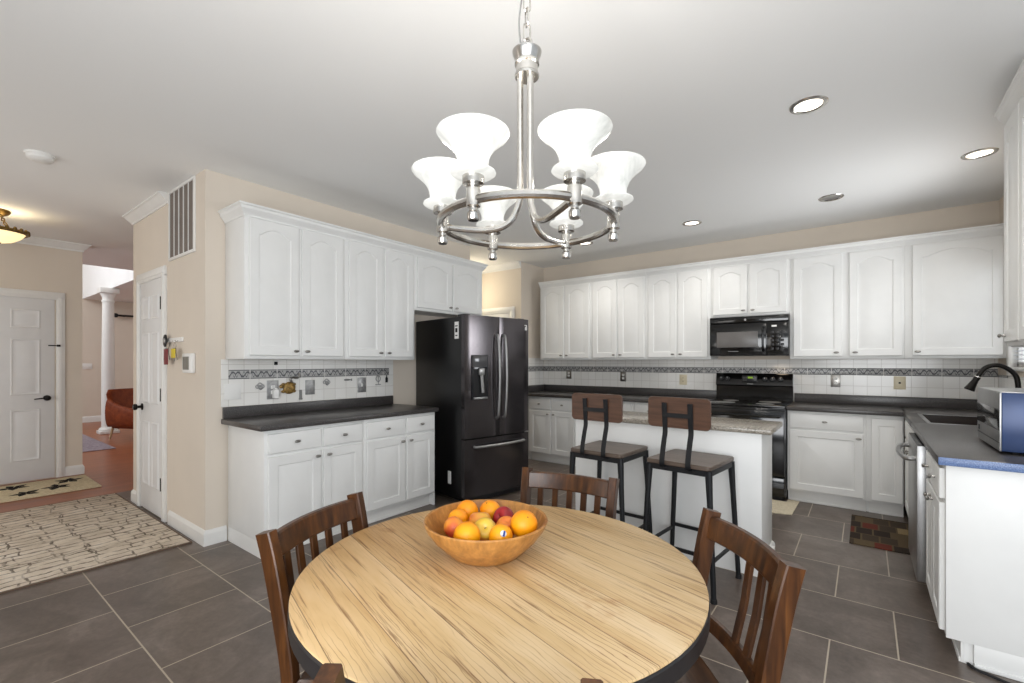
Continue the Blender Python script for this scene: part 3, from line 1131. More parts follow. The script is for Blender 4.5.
fa = thing('faucet', 'matt black gooseneck faucet arching over the sink', 'faucet', (.80, 4.42, CT1 + .001))
obj('faucet_base', MB().lathe([(0, 0), (.03, 0), (.03, .008), (.022, .016), (.02, .11), (.015, .12), (0, .12)], seg=18), 'bronze', fa)
nk = catmull([(0, 0, .1), (0, 0, .27), (-.02, 0, .35), (-.085, 0, .40), (-.15, 0, .385), (-.19, 0, .32)], 7)
obj('spout', MB().tube(nk, .0145, 12), 'bronze', fa)
mt = Matrix.Translation((-.187, 0, .325)) @ Matrix.Rotation(R(205), 4, 'Y')
obj('spray_head', MB().lathe([(0, 0), (.016, 0), (.019, .01), (.017, .03), (.024, .075), (.03, .10), (.026, .104), (0, .1)], seg=16, mat=mt), 'bronze', fa)
obj('collar_ring', MB().lathe([(.0, 0), (.0185, 0), (.0185, .006), (0, .006)], seg=16, mat=Matrix.Translation((-.187, 0, .325)) @ Matrix.Rotation(R(205), 4, 'Y')), 'nickel', fa)
obj('handle', MB().tube([(0, -.015, .075), (0, -.05, .085), (0, -.095, .11)], [.010, .008, .006], 10), 'bronze', fa)

# ---------------------------------------------------------------- tiled backsplashes
tl = tag(obj('tile_backsplash', MB().box(XL + .001, 1.40, 1.002, XL + .008, 2.975, UZ0 - .008), 'tileY'), 'white tile backsplash above the left counter with grey scroll border', 'backsplash')
obj('border_band', MB().box(XL + .008, 1.45, 1.2085, XL + .012, 2.92, 1.2785, .001), 'bandY', tl)
tb = tag(obj('tile_backsplash', MB().box(XL + .01, YB - .008, 1.01, XR - .01, YB - .001, UZ0 + .002).box(-1.37, YB - .008, .92, -.6, YB - .001, 1.01), 'tileX'),
         'long white tile backsplash behind the range on the back wall', 'backsplash')
obj('border_band', MB().box(XL + .012, YB - .012, 1.2085, XR - .012, YB - .008, 1.2785, .001), 'bandX', tb)
tb = tag(obj('tile_backsplash', MB().box(XL + .001, 5.185, 1.01, XL + .008, YB - .01, 1.40), 'tileY'), 'narrow white tile backsplash on the nook wall just right of the refrigerator', 'backsplash')
obj('border_band', MB().box(XL + .008, 5.19, 1.2085, XL + .012, YB - .013, 1.2785, .001), 'bandY', tb)
tb = tag(obj('tile_backsplash', MB().box(XR - .008, 2.86, 1.01, XR - .001, YB - .01, WZ0 - .072), 'tileY'), 'white tile backsplash under the window by the sink', 'backsplash')
obj('border_band', MB().box(XR - .012, WY1 + .075, 1.2085, XR - .008, YB - .02, 1.2285, .001), 'bandY', tb)


def plate(name, label, loc, rz, w, h, pm, kind, group=None, inset='whiteplastic'):
    r = thing(name, label, 'outlet' if kind != 'blank' else 'plate', loc, rz, group)
    obj('cover_plate', MB().box(-w / 2, -.006, -h / 2, w / 2, 0, h / 2, .004), pm, r)
    if kind == 'outlet':
        for dz in (-.021, .021):
            o = obj('socket', MB().box(-.016, -.0085, dz - .014, .016, -.005, dz + .014, .003), inset, r)
            obj('slots', MB().box(-.007, -.0092, dz - .003, -.005, -.008, dz + .007).box(.005, -.0092, dz - .003, .007, -.008, dz + .007), 'rubber', o)
    elif kind == 'switch':
        obj('toggle', MB().box(-.009, -.0075, -.016, .009, -.005, .016, .001).box(-.005, -.016, -.004, .005, -.006, .012, .002), inset, r)
    elif kind == 'phone':
        obj('jack', MB().box(-.008, -.009, -.008, .008, -.005, .008, .001), 'rubber', r)
    elif kind == 'rocker3':
        for dx in (-.046, 0, .046):
            obj('rocker', MB().box(dx - .016, -.009, -.032, dx + .016, -.005, .032, .002), inset, r)
    return r


for x, lab, pm, kd, z in ((-3.37, 'pewter outlet plate on the back tile nearest the refrigerator', 'pewter', 'outlet', 1.165),
                          (-2.54, 'pewter outlet plate on the back tile above the left bar stool', 'pewter', 'outlet', 1.147),
                          (-1.76, 'ivory outlet plate on the back tile left of the range', 'ivory', 'outlet', 1.125),
                          (-.236, 'pewter outlet plate on the back tile right of the range', 'pewter', 'outlet', 1.147),
                          (.266, 'ivory phone jack plate on the back tile near the right corner', 'ivory', 'phone', 1.14)):
    plate('outlet', lab, (x, YB - .0085, z), 0, .082 if pm == 'pewter' else .09, .125, pm, kd, None, 'whiteplastic' if pm == 'pewter' else 'ivory')
YT = R(90)
plate('switch_plate', 'blank white plate at the left end of the left backsplash', (XL + .0085, 1.478, 1.115), YT, .115, .12, 'whiteplastic', 'blank')
og = plate('outlet', 'pewter outlet plate with a white plug-in beside the gold turtle ornament', (XL + .0085, 1.775, 1.115), YT, .092, .15, 'silverleaf', 'outlet')
tag(obj('air_freshener', MB().box(-.02, -.052, -.055, .022, -.0085, .018, .008).box(-.014, -.045, .018, .014, -.012, .03, .004), 'whiteplastic', loc=(XL + .0085, 1.785, 1.10)),
    'white plug-in air freshener on the left wall outlet', 'air freshener').rotation_euler = (0, 0, YT)
plate('wall_plate', 'dull silver square plate on the left backsplash right of the turtle ornament', (XL + .0085, 2.09, 1.122), YT, .085, .125, 'silverleaf', 'blank')
plate('outlet', 'pewter switch plate on the left backsplash near the refrigerator end', (XL + .0085, 2.605, 1.122), YT, .092, .14, 'silverleaf', 'switch')

# small ornaments stuck on the left tile
tag(obj('magnet', MB().box(-.013, -.008, -.013, .013, 0, .013, .002), 'rubber', loc=(XL + .009, 1.80, 1.328)), 'small square black dot stuck above the grey tile border', 'magnet').rotation_euler = (0, 0, YT)


def cloud_hook(label, y, z):
    m = MB()
    for dx, dz, r in ((-.018, 0, .014), (0, .01, .018), (.018, 0, .014), (.006, -.01, .014)):
        m.tube([(dx + r * cos(a), -.006, dz + r * sin(a)) for a in [2 * pi * k / 12 for k in range(12)]], .0035, 6, True)
    m.tube([(0, -.004, -.012), (0, -.016, -.026), (0, -.022, -.016)], .003, 6)
    m.box(-.004, -.004, -.012, .004, 0, .012)
    o = tag(obj('wall_hook', m, 'silverleaf', loc=(XL + .009, y, z)), label, 'hook', 'curly silver wall hooks')
    o.rotation_euler = (0, 0, YT)


cloud_hook('curly silver hook on the left tile beside the blank white plate', 1.675, 1.145)
cloud_hook('curly silver hook on the left tile right of the dull silver plate', 2.243, 1.16)
tr = thing('turtle_ornament', 'aged gold turtle ornament with a curled silver tail on the left tile', 'ornament', (XL + .009, 1.90, 1.125), YT)
obj('shell', MB().ball((0, -.022, 0), .052, .022, .05, 18, 10), 'gold', tr)
for a in (35, 145, 215, 325):
    obj('flipper', MB().ball((.052 * cos(R(a)), -.012, .05 * sin(R(a))), .02, .008, .013, 12, 8), 'gold', tr)
obj('head', MB().ball((-.062, -.016, .014), .018, .012, .015, 12, 8), 'gold', tr)
obj('curled_tail', MB().tube(catmull([(.04, -.02, .03), (.01, -.02, .066), (.03, -.02, .085), (.07, -.02, .08), (.088, -.02, .10), (.085, -.014, .12)], 5), .0085, 8), 'pewter', tr)
tag(obj('bottle_opener', MB().box(-.012, -.01, -.04, .012, 0, .032, .005).box(-.015, -.012, -.052, .015, 0, -.036, .004), 'greyplastic', loc=(XL + .009, 2.005, 1.072)),
    'narrow grey clip under the curled tail of the turtle ornament', 'clip').rotation_euler = (0, 0, YT)
tag(obj('wall_fish', MB().ball((0, -.006, 0), .035, .006, .009, 14, 8).prism([(.03, 0), (.05, .012), (.05, -.012)], 0, .004, mat=Matrix.Translation((0, -.004, 0)) @ Matrix.Rotation(R(90), 4, 'X')), 'greyplastic', loc=(XL + .009, 2.447, 1.175)),
    'small dark fish-shaped ornament under the grey border', 'ornament').rotation_euler = (0, 0, YT)
tag(obj('leaf_ornament', MB().tube([(0, -.005, -.04), (0, -.005, .035)], .004, 6).tube(catmull([(0, -.005, .045), (.026, -.005, .01), (0, -.005, -.02), (-.026, -.005, .01)], 5, True), .0045, 6, True).box(-.03, -.01, -.05, .03, 0, -.042, .002), 'silverleaf', loc=(XL + .009, 2.79, 1.165)),
    'thin silver leaf outline ornament near the end of the left tile', 'ornament').rotation_euler = (0, 0, YT)
tag(obj('bottle_magnet', MB().lathe([(0, -.035), (.012, -.035), (.012, .008), (.005, .018), (.005, .035), (0, .035)], (0, -.012, 0), 12), 'rubber', loc=(XL + .009, 2.885, 1.172)),
    'small black bottle-shaped magnet at the refrigerator end of the tile', 'magnet').rotation_euler = (0, 0, YT)

# ---------------------------------------------------------------- refrigerator
fr = thing('refrigerator', 'black stainless french-door refrigerator standing at the end of the left counter', 'refrigerator', (-2.912, 3.10, 0), R(90 - 10))
FW, FD, FH = .825, .885, 1.78   # local front -y, x from 0 to FW
obj('fridge_body', MB().box(.004, .07, .04, FW - .004, FD, FH - .012, .006), 'blackside', fr)
ZS = .625


def bowed(x0, x1, z0, z1, y0, bow=.012, n=10):
    mb = MB()
    prof = []
    for i in range(n + 1):
        u = i / n
        x = x0 + (x1 - x0) * u
        g = (x - FW / 2) / (FW / 2)
        edge = .006 if i in (0, n) else 0
        prof.append((x, y0 + bow * g * g + edge))
    ring = prof + [(x1, .068), (x0, .068)]
    b = .006
    lp = [[(x, y, z0) for x, y in ring], [(x, y, z1) for x, y in ring]]
    mb.loops(lp, True, True, True)
    return mb


ld = obj('left_door', bowed(0, FW / 2 - .003, ZS, FH, 0), 'blacksteel', fr)
rd = obj('right_door', bowed(FW / 2 + .003, FW, ZS, FH, 0), 'blacksteel', fr)
fz = obj('freezer_drawer', bowed(0, FW, .075, ZS - .012, 0), 'blacksteel', fr)
obj('base_grille', MB().box(.02, .05, .012, FW - .02, .10, .074, .003), 'blackplastic', fr)
for x in (.06, FW - .06):
    obj('foot', MB().lathe([(0, 0), (.022, 0), (.022, .02), (.012, .024), (.012, .045), (0, .045)], (x, .12, 0), 12), 'rubber', fr)


def handle_pts(x, z0, z1, out):
    return catmull([(x, .004, z0), (x, -out * .6, z0 + .035), (x, -out, (z0 + z1) / 2), (x, -out * .6, z1 - .035), (x, .004, z1)], 8)


obj('door_handle', MB().tube(handle_pts(FW / 2 - .045, .80, 1.60, .058), .0115, 10), 'steel', ld)
obj('door_handle', MB().tube(handle_pts(FW / 2 + .045, .80, 1.60, .058), .0115, 10), 'steel', rd)
hp = catmull([(.10, .004, .545), (.13, -.035, .545), (FW / 2, -.06, .545), (FW - .13, -.035, .545), (FW - .10, .004, .545)], 8)
obj('door_handle', MB().tube(hp, .0125, 10), 'steel', fz)
dp = obj('water_dispenser', MB().box(.07, -.001, .985, .265, .006, 1.405, .004), 'bluedisplay', ld)
obj('dispenser_panel', MB().box(.078, -.004, 1.29, .257, .002, 1.398, .003), 'darkglass', dp)
obj('dispenser_cavity', MB().box(.085, -.0025, 1.0, .25, .0, 1.275, .002), 'rubber', dp)
obj('dispenser_spout', MB().box(.14, -.03, 1.215, .205, -.002, 1.28, .008).bar([(.165, -.028, 1.215), (.185, -.02, 1.05)], (1, 0, 0), .03, .012), 'steel', dp)
obj('drip_tray', MB().box(.085, -.018, .99, .25, 0, 1.008, .003), 'steel', dp)
st = obj('sticker', MB().box(-.0018, .115, 1.56, -.0006 + .005, .175, 1.72), 'whiteplastic', fr)
obj('sticker_mark', MB().box(-.003, .128, 1.62, -.0015, .162, 1.66).box(-.003, .125, 1.675, -.0015, .165, 1.685).box(-.003, .128, 1.585, -.0015, .16, 1.595), 'rubber', st)
obj('side_label', MB().box(-.0018, .24, .17, .005, .285, .29), 'whiteplastic', fr)
obj('maker_mark', MB().box(FW - .075, -.001 + .0095, 1.715, FW - .03, .014, 1.722).box(FW - .04, -.001 + .0095, 1.668, FW - .03, .014, 1.722).box(FW - .058, .0085, 1.668, FW - .045, .014, 1.70), 'whiteplastic', rd)
obj('hinge_cover', MB().box(.02, .06, FH - .012, .10, .16, FH + .012, .005).box(FW - .10, .06, FH - .012, FW - .02, .16, FH + .012, .005), 'blackplastic', fr)

# ---------------------------------------------------------------- range and microwave
rg = thing('range', 'black freestanding electric range against the back wall between the counters', 'stove', (-1.366, YB - .66, 0))
RW = .764
obj('range_body', MB().box(0, .02, .03, RW, .635, .895, .004), 'blackgloss', rg)
ck = obj('cooktop', MB().box(-.001, -.015, .895, RW + .001, .60, .918, .006), 'blackgloss', rg)
for x, y, r in ((.19, .14, .105), (.57, .14, .085), (.19, .43, .08), (.57, .43, .105)):
    obj('burner_ring', MB().lathe([(r - .004, 0), (r, 0), (r, .0006), (r - .004, .0006)], (x, y, .918), 32), 'greyplastic', ck)
od = obj('oven_door', MB().box(.006, -.022, .235, RW - .006, .02, .868, .008), 'blackgloss', rg)
obj('oven_window', MB().box(.13, -.0245, .38, RW - .13, -.02, .70, .004), 'darkglass', od)
obj('oven_handle', MB().tube(catmull([(.05, -.02, .815), (.07, -.062, .815), (RW / 2, -.07, .815), (RW - .07, -.062, .815), (RW - .05, -.02, .815)], 6), .013, 10), 'blackgloss', od)
obj('storage_drawer', MB().box(.006, -.018, .045, RW - .006, .02, .222, .008), 'blackgloss', rg)
obj('kick_plate', MB().box(.02, .03, 0, RW - .02, .10, .045), 'blackplastic', rg)
bgd = MB()
pr = [(.60, .905), (.60, 1.07), (.575, 1.085), (.597, 1.205), (.605, 1.213), (.645, 1.213), (.645, .905)]
bgd.loops([[(x, y, z) for y, z in pr] for x in (0, RW)], True, True, True)
bk = obj('backguard', bgd, 'blackgloss', rg)
for x in (.06, .125, .50, .575, .65):
    mt = Matrix.Translation((x, .583, 1.152)) @ Matrix.Rotation(R(90 - 10), 4, 'X')
    kb = obj('control_knob', MB().lathe([(0, 0), (.026, 0), (.026, .008), (.02, .012), (.018, .028), (0, .03)], seg=20, mat=mt), 'blackplastic', bk)
    obj('knob_pointer', MB().box(-.0015, -.0015, .03, .0015, .016, .032, mat=mt), 'whiteplastic', kb)
ds = obj('clock_panel', MB().box(.275, .566, 1.12, .425, .592, 1.19, .003), 'blackplastic', bk)
obj('clock_digits', MB().box(.335, .564, 1.158, .385, .567, 1.178), 'greenled', ds)
mk = MB()
for i in range(4):
    for z in (1.133, 1.148, 1.165):
        for x in (.285 + i * .011, .395 + i * .008):
            mk.box(x, .5645, z, x + .005, .5665, z + .004)
obj('touch_marks', mk, 'greyplastic', ds)
obj('maker_mark', MB().box(.325, .5755, 1.094, .385, .580, 1.102), 'greyplastic', bk)

mw = thing('microwave_oven', 'black over-the-range microwave under the short wall cabinet', 'microwave', (-1.352, YB - .40, 1.405))
MW, MH = .752, .418
obj('oven_case', MB().box(0, .0, 0, MW, .395, MH, .006), 'blackgloss', mw)
md = obj('oven_door', MB().box(.003, -.022, .008, .552, .0, MH - .075, .006), 'blackgloss', mw)
obj('door_window', MB().box(.075, -.0245, .09, .475, -.02, .255, .003), 'mwglass', md)
obj('door_handle', MB().tube(catmull([(.525, -.02, .05), (.525, -.05, .075), (.525, -.056, .17), (.525, -.05, .265), (.525, -.02, .29)], 6), .011, 10), 'blackgloss', md)
obj('maker_mark', MB().box(.19, -.0235, .045, .29, -.021, .051), 'greyplastic', md)
obj('vent_strip', MB().box(.003, -.022, MH - .07, MW - .003, .0, MH - .003, .005), 'blackgloss', mw)
obj('round_badge', MB().lathe([(0, 0), (.011, 0), (.011, .003), (0, .003)], seg=18, mat=Matrix.Translation((.355, -.0215, MH - .038)) @ Matrix.Rotation(R(90), 4, 'X')), 'silverleaf', mw)
cp = obj('control_panel', MB().box(.558, -.022, .008, MW - .003, .0, MH - .075, .006), 'blackgloss', mw)
obj('display', MB().box(.60, -.024, .294, .645, -.021, .312), 'whiteplastic', cp)
bt = MB()
for i in range(3):
    for j in range(5):
        bt.box(.59 + i * .045, -.0238, .06 + j * .042, .62 + i * .045, -.0215, .085 + j * .042, .002)
obj('keypad', bt, 'blackplastic', cp)
spot('microwave_task_light', (-.72, YB - .12, 1.40), 2.2, (1, .78, .55), 130)

# ---------------------------------------------------------------- dishwasher
dw = thing('dishwasher', 'stainless dishwasher with a curved bar handle next to the sink cabinet', 'dishwasher', (FR, 4.05, 0), R(-90))
obj('tub', MB().box(.006, .0, .09, .598, .60, .868, .002), 'greyplastic', dw)
dd = obj('front_door', MB().box(.004, -.058, .10, .600, -.001, .866, .005), 'steel', dw)
obj('control_strip', MB().box(.006, -.056, .8665, .598, -.006, .8685, .001), 'blackplastic', dd)
obj('bar_handle', MB().tube(catmull([(.04, -.055, .79), (.05, -.10, .785), (.302, -.12, .78), (.555, -.10, .785), (.565, -.055, .79)], 7), .014, 10), 'steel', dd)
obj('kick_plate', MB().box(.01, .03, 0, .595, .06, .095), 'blackplastic', dw)

# ---------------------------------------------------------------- island
isl = thing('kitchen_island', 'white kitchen island with brown-grey granite top behind the two bar stools', 'island', (-1.82, 3.2, 0))
IW, ID = 1.315, .40
obj('island_body', MB().box(0, 0, 0, IW, ID, .893, .003), 'white', isl)
gt = MB()
gt.box(-.004, -.035, .893, IW + .06, ID + .035, .93, .010)
obj('granite_top', gt, 'granite', isl)
bbm = MB()
bbm.loops([[(IW + a, ID * .62, b) for a, b in BASE], [(IW + a, ID + a, b) for a, b in BASE], [(0, ID + a, b) for a, b in BASE]], True, True, True)
bbm.box(IW, ID * .62 - .06, 0, IW + .035, ID * .62 + .03, .12, .004)
obj('base_trim', bbm, 'trimwhite', isl, 20)

# ---------------------------------------------------------------- bar stools
def make_stool(label):
    t = thing('bar_stool', label, 'stool', group='industrial bar stools at the island')
    SZ = .75
    s = MB()
    pts = []
    hw, hd, rc_ = .193, .208, .022
    for cx, cy, a0 in ((hw - rc_, hd - rc_, 0), (-hw + rc_, hd - rc_, 90), (-hw + rc_, -hd + rc_, 180), (hw - rc_, -hd + rc_, 270)):
        for k in range(5):
            a = R(a0 + k * 22.5)
            pts.append((cx + rc_ * cos(a), cy + rc_ * sin(a)))
    cxs = lambda f: [(x * f, y * f) for x, y in pts]
    s.loops([[(x, y, SZ - .026) for x, y in cxs(.985)], [(x, y, SZ - .022) for x, y in pts], [(x, y, SZ - .005) for x, y in pts], [(x, y, SZ) for x, y in cxs(.98)]], True, True, True)
    obj('seat', s, 'stoolwood', t)
    f = MB()
    for a, b in (((-.18, -.19), (.18, -.19)), ((-.18, .19), (.18, .19)), ((-.18, -.19), (-.18, .19)), ((.18, -.19), (.18, .19))):
        f.bar([(a[0], a[1], SZ - .043), (b[0], b[1], SZ - .043)], (0, 0, 1), .034, .022)
    obj('seat_frame', f, 'blackmetal', t)
    for sx in (-1, 1):
        for sy in (-1, 1):
            top = (sx * .178, sy * .185, SZ - .03)
            bot = (sx * .215, sy * .207, .004)
            mid = tuple(top[k] + (bot[k] - top[k]) * .25 for k in range(3))
            lg = obj('leg', MB().tube([top, mid, bot], [.021, .0165, .0145], 10), 'blackmetal', t)
            obj('foot_cap', MB().lathe([(0, 0), (.018, 0), (.017, .022), (0, .022)], (bot[0], bot[1], 0), 12), 'rubber', lg)
    zr = .24
    q = (SZ - .03 - zr) / (SZ - .03)
    X_, Y_ = .178 + (.215 - .178) * q, .185 + (.207 - .185) * q
    for a, b, z in (((-X_, -Y_), (X_, -Y_), .24), ((-X_, Y_), (X_, Y_), .24), ((-X_, -Y_), (-X_, Y_), .22), ((X_, -Y_), (X_, Y_), .22)):
        obj('foot_rail', MB().bar([(a[0], a[1], z), (b[0], b[1], z)], (0, 0, 1), .022, .012), 'blackmetal', t)
    for x in (-.078, .078):
        pts2 = [(x, -.12, SZ - .034), (x, -.20, SZ - .036), (x, -.228, SZ - .022), (x, -.226, SZ + .03), (x, -.20, SZ + .12), (x, -.185, SZ + .17), (x, -.19, SZ + .24), (x, -.2, SZ + .345)]
        obj('back_upright', MB().bar(catmull(pts2, 4), (1, 0, 0), .030, .007), 'blackmetal', t)
    obj('back_crossbar', MB().bar([(-.085, -.196, SZ + .272), (.085, -.196, SZ + .272)], (0, 0, 1), .026, .006), 'blackmetal', t)
    bp = []
    hw2, h0, h1, r2 = .189, SZ + .196, SZ + .378, .026
    for cx, cz, a0 in ((hw2 - r2, h1 - r2, 0), (-hw2 + r2, h1 - r2, 90), (-hw2 + r2, h0 + r2, 180), (hw2 - r2, h0 + r2, 270)):
        for k in range(5):
            a = R(a0 + k * 22.5)
            bp.append((cx + r2 * cos(a), cz + r2 * sin(a)))
    cv = lambda x: .018 * (1 - (x / hw2) ** 2)   # slight bow
    # board as a grid strip so it can bow
    bb = MB()
    lp = []
    for yo, fct in ((0, .985), (.003, 1.0), (.013, 1.0), (.016, .985)):
        lp.append([(x * fct, -.183 + yo - .004 + .0 * cv(x), (z - (h0 + h1) / 2) * fct + (h0 + h1) / 2) for x, z in bp])
    bb.loops(lp, True, True, True)
    obj('backrest', bb, 'stoolback', t)
    return t


st1 = make_stool('left bar stool at the white island, nearer the refrigerator')
st1.location = (-1.405, 2.945, 0)
st1.rotation_euler = (0, 0, R(-3))
dup(st1, (-.855, 2.932, 0), R(-6), 'right bar stool at the white island, nearer the range end')

# ---------------------------------------------------------------- dining table
TX, TY, TR = -.845, 1.05, .562
tb = thing('dining_table', 'round dining table with a weathered pale plank top and near-black edge', 'table', (TX, TY, 0))
obj('tabletop', MB().lathe([(0, .742), (TR - .004, .742), (TR - .002, .744), (TR - .002, .748), (TR - .005, .75), (0, .75)], seg=96), 'tabletop', tb)
obj('table_rim', MB().lathe([(0, .69), (TR - .012, .69), (TR, .70), (TR, .738), (TR - .003, .7415), (0, .7415)], seg=96), 'tablerim', tb)
obj('pedestal', MB().lathe([(0, .07), (.12, .07), (.12, .10), (.075, .14), (.06, .25), (.075, .42), (.06, .58), (.10, .66), (.14, .689), (0, .689)], seg=28), 'tablerim', tb)
for k in range(4):
    a = R(20 + 90 * k)
    pts = catmull([(0.05 * cos(a), .05 * sin(a), .12), (.16 * cos(a), .16 * sin(a), .10), (.30 * cos(a), .30 * sin(a), .035), (.36 * cos(a), .36 * sin(a), .02)], 5)
    obj('pedestal_foot', MB().bar(pts, (-sin(a), cos(a), 0), .05, .038), 'tablerim', tb)


# ---------------------------------------------------------------- dining chairs
def make_chair(label):
    t = thing('dining_chair', label, 'chair', group='dark slat-back dining chairs round the table')
    # local: sitter faces +y
    def post_pts(x):
        return [(x, -.235, 0.0), (x, -.205, .25), (x, -.20, .44), (x * 1.02, -.222, .60), (x * 1.04, -.252, .76), (x * 1.06, -.275, .855)]
    for s in (-1, 1):
        p = catmull(post_pts(s * .19), 4)
        n = len(p)
        W = [.030 + .004 * i / n for i in range(n)]
        D = [.036 + .013 * min(1, i / n * 1.4) for i in range(n)]
        obj('back_post', MB().bar(p, (1, 0, 0), W, D, ch=.10), 'chair', t)
    def rail(zc, h, th, bow, y0, x):
        mb = MB()
        lp = []
        n = 14
        for i in range(n + 1):
            u = -1 + 2 * i / n
            y = y0 - bow * (1 - u * u)
            xx = x * u
            hh = h / 2
            c = .005
            ring = [(-th / 2, -hh + c), (-th / 2 + c, -hh), (th / 2 - c, -hh), (th / 2, -hh + c), (th / 2, hh - c), (th / 2 - c, hh), (-th / 2 + c, hh), (-th / 2, hh - c)]
            lean = .22
            lp.append([(xx, y + a - b * lean, zc + b) for a, b in ring])
        mb.loops(lp, True, True, True)
        return mb
    obj('top_rail', rail(.806, .07, .024, .034, -.262, .192), 'chair', t)
    obj('lower_rail', rail(.535, .04, .022, .028, -.213, .186), 'chair', t)
    for u in (-.70, -.35, 0, .35, .70):
        y1 = -.260 - .034 * (1 - u * u)
        y0 = -.213 - .028 * (1 - u * u)
        obj('slat', MB().bar([(u * .184, y0, .545), (u * .186, (y0 + y1) / 2 - .002, .66), (u * .190, y1 + .006, .78)], (1, 0, 0), .026, .011), 'chair', t)
    s = MB()
    def seat_ring(f, z):
        P = [(-.168, -.185), (.168, -.185), (.185, -.12), (.188, .06), (.17, .135), (.12, .158), (-.12, .158), (-.17, .135), (-.188, .06), (-.185, -.12)]
        return [(p.x * f, p.y * f, z) for p in catmull([(x, y, 0) for x, y in P], 3, True)]
    s.loops([seat_ring(.95, .425), seat_ring(1, .432), seat_ring(1, .446), seat_ring(.97, .453), seat_ring(.8, .449), seat_ring(.4, .445)], True, True, True)
    obj('seat', s, 'seatwood', t)
    ap = MB()
    for a, b in (((-.16, -.17), (.16, -.17)), ((-.16, .12), (.16, .12)), ((-.165, -.17), (-.165, .12)), ((.165, -.17), (.165, .12))):
        ap.bar([(a[0], a[1], .39), (b[0], b[1], .39)], (0, 0, 1), .07, .02)
    obj('apron', ap, 'chair', t)
    for sx in (-1, 1):
        obj('front_leg', MB().bar([(sx * .158, .118, .43), (sx * .162, .122, 0)], (1, 0, 0), [.04, .03], [.04, .03]), 'chair', t)
        obj('side_stretcher', MB().bar([(sx * .19, -.21, .17), (sx * .160, .12, .17)], (0, 0, 1), .03, .018), 'chair', t)
    obj('cross_stretcher', MB().bar([(-.17, -.04, .17), (.17, -.04, .17)], (0, 0, 1), .028, .018), 'chair', t)
    return t


def put(mid, fac):
    """chair origin from the middle of its post tops and its facing direction"""
    f = Vector((fac[0], fac[1], 0)).normalized()
    return (mid[0] + f.x * .275, mid[1] + f.y * .275, 0), math.atan2(-f.x, f.y)


chairs = [((-1.415, .799), (.404, .149), 'dark wooden slat-back chair left of the round table, by the left counter'),
          ((-1.025, 1.745), (.066, -.417), 'dark wooden slat-back chair on the far side of the table, behind the fruit bowl'),
          ((-.264, 1.427), (-.321, -.2675), 'dark wooden chair right of the round table, a wide gap where slats are missing'),
          ((-.482, .492), (-.229, .36), 'dark wooden chair at the bottom edge of the photo, only its post tops showing')]
c0 = make_chair(chairs[0][2])
c0.location, rz = put(chairs[0][0], chairs[0][1])
c0.rotation_euler = (0, 0, rz)
for mid, fac, lab in chairs[1:]:
    l_, rz = put(mid, fac)
    c = dup(c0, l_, rz, lab)
    if 'missing' in lab:
        for k in kids(c):
            if k.name.startswith('slat') and sum(v.co.x for v in k.data.vertices) / len(k.data.vertices) > .03:
                bpy.data.objects.remove(k)

# ---------------------------------------------------------------- fruit bowl
BX, BY, BZ = -.925, 1.075, .7505
bw = MB()
bw.lathe([(0, 0), (.10, 0), (.108, .004), (.125, .02), (.158, .052), (.182, .085), (.190, .104), (.187, .108), (.181, .106), (.172, .084), (.148, .054), (.115, .026), (.09, .014), (0, .012)], seg=56)
bowl = tag(obj('fruit_bowl', bw, 'bowl', loc=(BX, BY, BZ)), 'round honey-coloured wooden bowl of fruit on the dining table', 'bowl')


def fruit(kind, label, loc, r, mat, sticker=False, tilt=(0, 0)):
    r *= .972
    m = MB()
    if kind == 'orange':
        m.ball((0, 0, 0), r, r, r * .97, 24, 16)
        cat = 'orange'
    else:
        prof = []
        for i in range(19):
            a = -pi / 2 + pi * i / 18
            rr = r * cos(a) * (1 + .05 * sin(a))
            z = r * .93 * sin(a)
            dip = .26 * r * math.exp(-(rr / (r * .33)) ** 2)
            z += dip * (-1 if a > 0 else .6)
            prof.append((max(rr, .0002), z))
        m.lathe(prof, seg=24)
        cat = 'peach' if kind == 'peach' else 'apple'
    o = tag(obj(kind, m, mat, loc=loc, smooth=60), label, cat, 'fruit in the wooden bowl')
    o.rotation_euler = (tilt[0], tilt[1], random.random() * 6)
    if kind == 'orange':
        obj('navel', MB().lathe([(0, -.001), (.0022, -.001), (.0022, .0005), (.001, .001), (0, .0008)], (0, 0, r * .965), 8), 'stem', o)
    elif kind == 'apple':
        obj('stem', MB().tube([(0, 0, r * .6), (.001, 0, r * .85), (.004, .001, r * 1.08)], .0012, 6), 'stem', o)
    if sticker:
        k = obj('sticker', MB().lathe([(0, 0), (.009, 0), (.009, .0008), (0, .0012)], seg=16), 'whiteplastic', o)
        inv = o.rotation_euler.to_matrix().inverted()
        dirw = (Vector((0, 0, 1.335)) - Vector(loc)).normalized()
        dirw = (dirw + Vector((.25, .1, .3))).normalized()
        dl = inv @ dirw
        k.location = dl * (r * .985)
        k.rotation_euler = dl.to_track_quat('Z', 'Y').to_euler()
        obj('sticker_print', MB().box(-.008, -.001, .0009, .008, .005, .0018), 'stickerblue', k)
    return o


